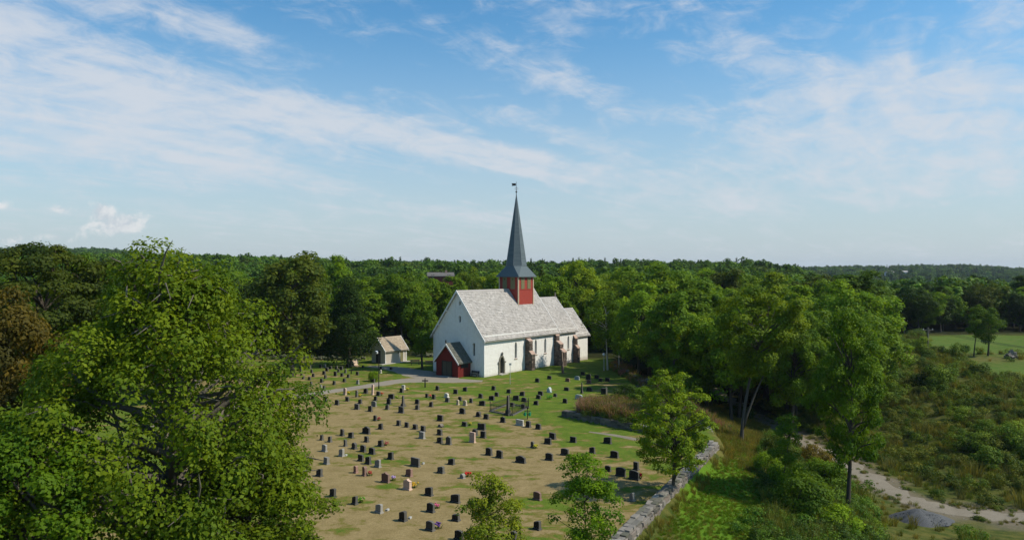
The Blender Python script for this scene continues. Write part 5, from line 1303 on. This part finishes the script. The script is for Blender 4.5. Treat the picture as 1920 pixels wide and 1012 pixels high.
wood(30, (80, 190), (172, 215), lambda x, y, px: 1560 < px < 2010, ['mid', 'dark', 'green', 'olive'], 'in the wood beyond the green field', 'trees beyond the green field', MID + ['spruce'], (11, 15), toplim=lambda px: 528)

# ---- masses that nobody could count: scattered with geometry nodes
src = bpy.data.collections.new('scatter_sources')
def scatter_group(coll, name):
    ng = bpy.data.node_groups.new(name, 'GeometryNodeTree')
    ng.interface.new_socket('Geometry', in_out='INPUT', socket_type='NodeSocketGeometry'); ng.interface.new_socket('Geometry', in_out='OUTPUT', socket_type='NodeSocketGeometry')
    N = ng.nodes; L = ng.links; gi = N.new('NodeGroupInput'); go = N.new('NodeGroupOutput')
    ci = N.new('GeometryNodeCollectionInfo'); ci.inputs['Collection'].default_value = coll; ci.inputs['Separate Children'].default_value = True; ci.inputs['Reset Children'].default_value = True
    ip = N.new('GeometryNodeInstanceOnPoints'); ip.inputs['Pick Instance'].default_value = True
    def na(nm, ty):
        a = N.new('GeometryNodeInputNamedAttribute'); a.data_type = ty; a.inputs['Name'].default_value = nm; return a.outputs[0]
    e2r = N.new('FunctionNodeEulerToRotation'); L.new(na('rot', 'FLOAT_VECTOR'), e2r.inputs[0]); L.new(e2r.outputs[0], ip.inputs['Rotation'])
    L.new(na('scl', 'FLOAT_VECTOR'), ip.inputs['Scale']); L.new(na('pick', 'INT'), ip.inputs['Instance Index'])
    L.new(gi.outputs[0], ip.inputs['Points']); L.new(ci.outputs[0], ip.inputs['Instance']); L.new(ip.outputs[0], go.inputs[0]); return ng
TINTS = {}
def tint(kind, c):
    k = (kind, tuple(c))
    if k not in TINTS:
        far = kind.startswith('far')
        TINTS[k] = leaf_mat(kind + '_tint', (1.35, 1.2, .7) if far else (1.7, 1.35, .7), .3, tuple(c))
    return TINTS[k]
def scatter(name, label, cat, pts, scl, sources, rng, pick=None, tilt=0.0):
    """sources: list of (mesh, colour)"""
    c = bpy.data.collections.new(name + '_sources')
    for i, (me, colr) in enumerate(sources):
        m2 = me.copy(); m2.materials.clear(); m2.materials.append(colr if isinstance(colr, bpy.types.Material) else tint(me.materials[0].name, colr)); link('%s_%02d' % (name, i), m2, col=c)
    n = len(pts); me = bpy.data.meshes.new(name); me.vertices.add(n); me.vertices.foreach_set('co', np.asarray(pts, np.float32).ravel())
    rot = np.zeros((n, 3), np.float32); rot[:, 2] = rng.uniform(0, 6.28, n); rot[:, :2] = rng.normal(0, 1, (n, 2)) * tilt
    s = np.asarray(scl, np.float32); s = np.repeat(s[:, None], 3, 1) if s.ndim == 1 else s
    me.attributes.new('rot', 'FLOAT_VECTOR', 'POINT').data.foreach_set('vector', rot.ravel())
    me.attributes.new('scl', 'FLOAT_VECTOR', 'POINT').data.foreach_set('vector', s.ravel())
    me.attributes.new('pick', 'INT', 'POINT').data.foreach_set('value', (rng.integers(len(sources), size=n) if pick is None else pick).astype(np.int32))
    o = link(name, me); tag(o, label, cat, kind='stuff'); md = o.modifiers.new('scatter', 'NODES'); md.node_group = scatter_group(c, name + '_scatter'); return o
# far trees: one mesh each for crown and stem
def far_tree(seed, H, Rr, ncl, nl, ls, shape):
    rng = np.random.default_rng(seed); c, cr, p, n, s, t = crown(rng, H, H * .16, Rr, ncl, nl, ls, clr=.34, shape=shape, inner=.5)
    v, q = leaf_quads(rng, p, n, s, .85); return np_mesh('far_tree', v, q, M['far_leaf'], t)
def far_spruce(seed, H, Rr, nl, ls):
    spruce_kind('tmp', seed, H, Rr, nl, ls, M['far_leaf']); return TREES.pop('tmp')[0]
fb = [far_tree(400 + i, 14, rr_, 26, 1300, .85, sh) for i, (rr_, sh) in enumerate(((4.4, 'egg'), (4.8, 'round'), (4.2, 'vase'), (3.8, 'cone')))]
fs = [far_spruce(420, 14.5, 3.3, 900, 1.0), far_spruce(421, 13, 3.6, 900, 1.05)]
FT = [(fb[0], (.092, .175, .018)), (fb[1], (.076, .148, .018)), (fb[2], (.118, .196, .02)), (fb[3], (.066, .126, .018)), (fb[0], (.055, .105, .018)), (fb[1], (.105, .145, .02)), (fs[0], (.036, .07, .018)), (fs[1], (.042, .082, .018)), (fs[0], (.048, .088, .022))]
def far_wood(name, label, n, yr, seed, dens=None, pines=None, smul=1.0):
    rng = np.random.default_rng(seed); y = np.sqrt(rng.uniform(yr[0] ** 2, yr[1] ** 2, n)); px = rng.uniform(-160, 2080, n); x = (px - CX) / F_PX * y
    if dens is not None:
        k = dens(x, y, px) > rng.random(n); x, y, px = x[k], y[k], px[k]
    n = len(x); z = ground_z(x, y) - .6; pr = .25 if pines is None else pines(x, y, px)
    pk = np.where(rng.random(n) < pr, rng.integers(6, 9, n), rng.integers(0, 6, n)); s = rng.uniform(.7, 1.12, n) * smul
    sc = np.stack([s * rng.uniform(.9, 1.25, n), s * rng.uniform(.9, 1.25, n), s], 1)
    scatter(name, label, 'woodland', np.stack([x, y, z], 1), sc, FT, rng, pk, .03)
far_wood('forest', 'continuous mixed forest covering the low hills behind the church', 6800, (186, 640), 51, lambda x, y, px: np.where((px > 780) & (px < 872) & (y < 252), 0, np.where((px > 1545) & (y > 330), .9, 1)), lambda x, y, px: np.clip(.06 + .5 * (vnoise(x, y, 70, 2) - .4) + .12 * (y > 380), 0, .6))
far_wood('distant_forest', 'distant bluish forest along the horizon', 6500, (640, 1750), 52, lambda x, y, px: np.where((px < 420) | (px > 1440), 1, .35) * np.where(((np.abs(px - 1668) < 11) & (np.abs(y - 1120) < 75)) | ((np.abs(px - 1697) < 12) & (np.abs(y - 1165) < 80)), 0, 1), lambda x, y, px: np.clip(.15 + .5 * (vnoise(x, y, 160, 2) - .4), 0, .6), 1.15)

# ---- ground plants
def tuft(seed, n, h, spread, wd, top=None, lean=.5):
    rng = np.random.default_rng(seed); a = rng.uniform(0, 6.28, n); r = spread * np.sqrt(rng.random(n)); b = np.stack([r * np.cos(a), r * np.sin(a), np.full(n, -.05)], 1)
    hh = h * rng.uniform(.55, 1.15, n); d = rng.normal(0, lean * .5, (n, 2)) * hh[:, None] + b[:, :2] * .5
    t = np.stack([b[:, 0] + d[:, 0], b[:, 1] + d[:, 1], hh], 1); m = (b + t) / 2 + np.stack([-d[:, 0] * .12, -d[:, 1] * .12, hh * .08], 1)
    an = rng.uniform(0, 6.28, n); s = np.stack([np.cos(an), np.sin(an), np.zeros(n)], 1) * wd / 2
    v = np.concatenate([b - s, b + s, m - s * .8, m + s * .8, t - s * .25, t + s * .25]); i = np.arange(n)
    q = np.concatenate([np.stack([i, i + n, i + 3 * n, i + 2 * n], 1), np.stack([i + 2 * n, i + 3 * n, i + 5 * n, i + 4 * n], 1)])
    tone = np.clip(rng.normal(.5, .25, 2 * n), 0, 1); return np_mesh('tuft', v, q, M['weed'], tone)
def leafy(seed, n, h, r, ls):
    rng = np.random.default_rng(seed); c, cr, p, nn, s, t = crown(rng, h, 0, r, 14, n, ls, clr=.42, shape='round', inner=.3); p[:, 2] = np.maximum(p[:, 2], .02)
    v, q = leaf_quads(rng, p, nn, s); return np_mesh('leafy', v, q, M['weed'], t)
T_ = [tuft(500 + i, 60, .8, .35, .035) for i in range(3)]; TL = [tuft(510 + i, 46, 1.25, .4, .05, lean=.35) for i in range(3)]
LF = [leafy(520 + i, 700, h, r, .11) for i, (h, r) in enumerate(((.9, .7), (1.3, .8), (.6, .8)))]
BIG = [leafy(530 + i, 1800, h, r, .17) for i, (h, r) in enumerate(((2.0, 1.6), (2.8, 1.9), (1.5, 1.8)))]
def area(n, xr, yr, keep, rng):
    x = rng.uniform(*xr, n); y = rng.uniform(*yr, n); px = CX + F_PX * x / y; z = ground_z(x, y); py = HY + F_PX * (CAM_H - z) / y
    k = keep(x, y, px, py) > rng.random(n); return np.stack([x[k], y[k], z[k] - .03], 1)
rg = np.random.default_rng(90)
def outside(x, y): db, sb = poly_dist(x, y, BOUND); return np.where(sb > 0, db, -db)
def tr_d(x, y): return poly_dist(x, y, TRACK)[0]
GOLD = (.235, .19, .055); STRAW = (.20, .18, .055); WGREEN = (.105, .165, .022); DGREEN = (.062, .108, .02); PINK = (.30, .15, .17); GREYG = (.13, .14, .065)
def in_bed(x, y):
    d, s = poly_dist(x, y, RET); return (s < 0) & (d > .45)
# the bank between track and field
p = area(5200, (20, 95), (57, 150), lambda x, y, px, py: (outside(x, y) > 18) * (tr_d(x, y) > 2.6) * (x > 37) * np.where(y < 62, 0, 1) * np.where(in_field(px, py, y) > .3, 0, .70) * (px < 2050), rg)
scatter('bank_scrub', 'tangled low scrub and weeds covering the bank right of the track', 'scrub', p, rg.uniform(.6, 1.3, len(p)), [(LF[0], DGREEN), (LF[1], WGREEN), (LF[2], (.16, .18, .035)), (T_[0], STRAW), (TL[0], GREYG), (LF[1], (.12, .15, .03)), (TL[1], (.17, .165, .05))], rg, tilt=.08)
p = area(640, (38, 95), (64, 168), lambda x, y, px, py: (tr_d(x, y) > 5) * np.where(in_field(px, py, y) > .2, 0, np.where(vnoise(x, y, 9, 4) > .55, .8, .06)) * (px < 2050), rg)
scatter('bank_thicket', 'patches of taller bushes on the bank right of the track', 'thicket', p, rg.uniform(.6, 1.15, len(p)), [(BIG[0], (.09, .155, .02)), (BIG[1], (.11, .18, .02)), (BIG[2], (.13, .165, .03)), (BIG[0], (.065, .115, .018))], rg, tilt=.06)
# scrub between the wall and the track
p = area(6000, (9, 34), (36, 100), lambda x, y, px, py: (outside(x, y) > 5.2 + 1.2 * np.sin(y * .5)) * np.clip((tr_d(x, y) - 2.4) / 3.5, 0, 1) * np.where(px < 1420 + (1000 - py) * .08, .02, .9) * (1 - .85 * blob(px, py, 1405, 790, 90, 60)) * (np.abs(px - 1725) > 85) * (1 - .85 * blob(px, py, 1610, 925, 55, 45)), rg)
scatter('slope_scrub', 'lush nettles and brush on the slope between wall and track', 'scrub', p, rg.uniform(.55, 1.2, len(p)), [(LF[0], (.08, .165, .02)), (LF[1], (.095, .18, .02)), (LF[2], (.12, .195, .025)), (TL[2], (.14, .155, .04)), (LF[1], (.065, .115, .025)), (T_[1], STRAW)], rg, tilt=.1)
p = area(15000, (5, 34), (38, 108), lambda x, y, px, py: (outside(x, y) > .75) * (tr_d(x, y) > 1.9) * np.clip(.10 + .9 * blob(px, py, 1405, 790, 95, 75) + .7 * blob(px, py, 1325, 900, 28, 80) + .5 * blob(px, py, 1600, 880, 90, 40) - 1.2 * blob(px, py, 1350, 960, 50, 80) + .8 * (outside(x, y) < 1.25), 0, 1), rg)
scatter('verge_grass', 'tall straw-coloured grass outside the churchyard wall', 'grass', p, rg.uniform(.3, .7, len(p)), [(T_[0], GOLD), (T_[1], STRAW), (T_[2], (.15, .17, .035)), (TL[0], STRAW), (T_[1], (.17, .18, .045))], rg, tilt=.1)
p = area(7000, (4, 21), (68, 92), lambda x, y, px, py: in_bed(x, y) * (outside(x, y) < -.3) * (blob(px, py, 1148, 783, 62, 26) > .40), rg)
scatter('weed_bed', 'bed of pink flowering fireweed and dry grass above the terrace wall', 'weeds', p, rg.uniform(.45, 1.15, len(p)), [(TL[0], PINK), (TL[1], STRAW), (TL[2], (.22, .17, .07)), (LF[2], (.10, .14, .025)), (LF[1], (.085, .12, .022)), (T_[0], (.14, .16, .035)), (TL[1], (.13, .14, .03))], rg, tilt=.08)
p = area(2600, (13, 30), (76, 126), lambda x, y, px, py: (np.abs(outside(x, y) - 1.3) < 2.3) * .9, rg)
scatter('bank_weeds', 'weeds and straw grass along the tumbled stone wall', 'weeds', p, rg.uniform(.55, 1.0, len(p)), [(TL[0], STRAW), (T_[1], GOLD), (LF[0], WGREEN), (LF[2], (.08, .11, .02)), (TL[2], PINK)], rg, tilt=.08)
# wood floor
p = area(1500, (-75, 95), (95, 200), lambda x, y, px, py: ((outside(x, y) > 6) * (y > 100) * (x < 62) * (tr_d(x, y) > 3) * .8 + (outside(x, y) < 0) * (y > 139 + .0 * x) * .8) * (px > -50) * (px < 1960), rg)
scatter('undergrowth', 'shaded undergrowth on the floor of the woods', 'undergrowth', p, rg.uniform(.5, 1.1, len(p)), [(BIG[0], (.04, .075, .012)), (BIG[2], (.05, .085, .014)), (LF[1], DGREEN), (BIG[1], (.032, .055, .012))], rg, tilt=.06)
p = area(20000, (37, 95), (60, 150), lambda x, y, px, py: (tr_d(x, y) > 2.6) * np.where(in_field(px, py, y) > .3, 0, .55) * np.clip(vnoise(x, y, 7, 11) * 1.6 - .2, .05, 1) * (px < 2050), rg)
scatter('bank_grass', 'long yellow-green grass growing between the bushes of the bank', 'grass', p, rg.uniform(.35, .75, len(p)), [(T_[0], (.165, .185, .045)), (T_[1], (.14, .18, .035)), (T_[2], (.19, .18, .05)), (TL[0], (.13, .17, .04))], rg, tilt=.1)
p = area(14000, (30, 60), (57, 112), lambda x, y, px, py: np.clip(1.25 - tr_d(x, y) / 1.9, 0, 1) * .9, rg)
scatter('track_stones', 'loose stones and gravel strewn along the dirt track', 'stones', p, np.stack([rg.uniform(.03, .16, len(p))] * 2 + [rg.uniform(.03, .09, len(p))], 1), [(CHIP[0], M['loose']), (CHIP[1], M['loose']), (CHIP[3], M['pilegravel'])], rg, tilt=.3)
p = area(9000, (30, 60), (57, 112), lambda x, y, px, py: np.clip(1 - np.abs(tr_d(x, y) - 1.7) / 1.0, 0, 1) * np.clip(vnoise(x, y, 2.5, 21) * 2 - .5, 0, 1) + .25 * (tr_d(x, y) < .25), rg)
scatter('track_grass', 'ragged grass creeping over the edges of the dirt track', 'grass', p, rg.uniform(.15, .55, len(p)), [(T_[0], (.15, .17, .04)), (T_[1], STRAW), (LF[2], (.10, .14, .03))], rg, tilt=.15)
p = area(3000, (4, 14), (70, 86), lambda x, y, px, py: in_bed(x, y) * (blob(px, py, 1118, 778, 34, 22) > .35) * .35, rg)
scatter('fireweed', 'pink fireweed spikes at the left end of the weed bed', 'weeds', p, rg.uniform(.7, 1.2, len(p)), [(TL[0], (.33, .20, .23)), (TL[1], (.28, .18, .17)), (TL[2], (.13, .15, .03))], rg, tilt=.06)
p = area(26000, (4, 26), (36, 80), lambda x, y, px, py: (outside(x, y) > .8) * (outside(x, y) < 6.5) * .9, rg)
scatter('verge_turf', 'short bright green grass strip outside the churchyard wall', 'grass', p, rg.uniform(.14, .30, len(p)), [(T_[0], (.13, .235, .02)), (T_[1], (.16, .245, .026)), (T_[2], (.12, .215, .018)), (T_[0], (.22, .20, .05))], rg, tilt=.15)
p = area(240, (70, 140), (112, 175), lambda x, y, px, py: (blob(px, py, 1850, 673, 110, 5) > .4) * .9, rg)
scatter('field_margin', 'straw-coloured rough margin between the two green fields', 'grass', p, rg.uniform(.6, 1.1, len(p)), [(T_[0], GOLD), (TL[1], STRAW), (LF[0], DGREEN)], rg, tilt=.08)
# single bushes
def bush(key, px, py, zg, wpx, hpx, tone, label):
    x, y = on_ground(px, py, zg); z = gz(x, y); s = F_PX / y; plant_tree(key, x, y, hpx / s, wpx / s, tone, label, name='bush', cat='bush', rz=px)
bush('bush_a', 1712, 640, 1.0, 34, 22, 'blue', 'round grey-green bush at the left end of the green field')
bush('bush_a', 1205, 765, 0, 60, 40, 'mid', 'dark bush right of the pink weed bed')
bush('bush_b', 1175, 745, 0, 46, 26, 'dark', 'low dark bush behind the pink weed bed')
bush('bush_a', 1280, 745, -.8, 90, 60, 'green', 'leafy bush behind the young tree inside the wall')
bush('bush_a', 1446, 905, -2.0, 60, 45, 'green', 'dark leafy bush beside the bright grass strip')
bush('bush_b', 1530, 870, -3.0, 66, 48, 'brown', 'brownish bush below the thin sapling')
bush('bush_a', 1500, 985, -2.4, 110, 80, 'mid', 'large bush left of the bare trunk at the bottom')
bush('bush_b', 1478, 940, -2.2, 80, 55, 'green', 'bushy green shrub just right of the bright grass strip')
bush('bush_a', 1545, 925, -3.0, 85, 60, 'mid', 'dark green shrub left of the bare tree trunk')
bush('bush_b', 1560, 1010, -2.6, 90, 45, 'green', 'leafy shrub at the bottom edge left of the bare trunk')
bush('bush_a', 1460, 860, -2.2, 60, 50, 'olive', 'olive shrub at the foot of the thin sapling')
bush('bush_b', 699, 714, 0, 22, 18, 'green', 'small rose bush on a grave beside the lamp post')
# ------------------------------------------------------------------ thin summer haze
def haze_box():
    m = bpy.data.materials.new('haze_air'); m.use_nodes = True; t = NT(m.node_tree); t.n.clear()
    pv = t.new('ShaderNodeVolumePrincipled'); pv.inputs['Color'].default_value = (.72, .84, 1.0, 1); pv.inputs['Density'].default_value = HAZE; pv.inputs['Anisotropy'].default_value = .2
    ou = t.new('ShaderNodeOutputMaterial'); t.l.new(pv.outputs[0], ou.inputs['Volume'])
    b = MB(); b.box(-3600, 3600, -130, 6100, -40, 75); tag(b.build('haze', m), 'thin bluish summer haze over the far hills', 'haze', kind='stuff')
HAZE = .00007
haze_box()
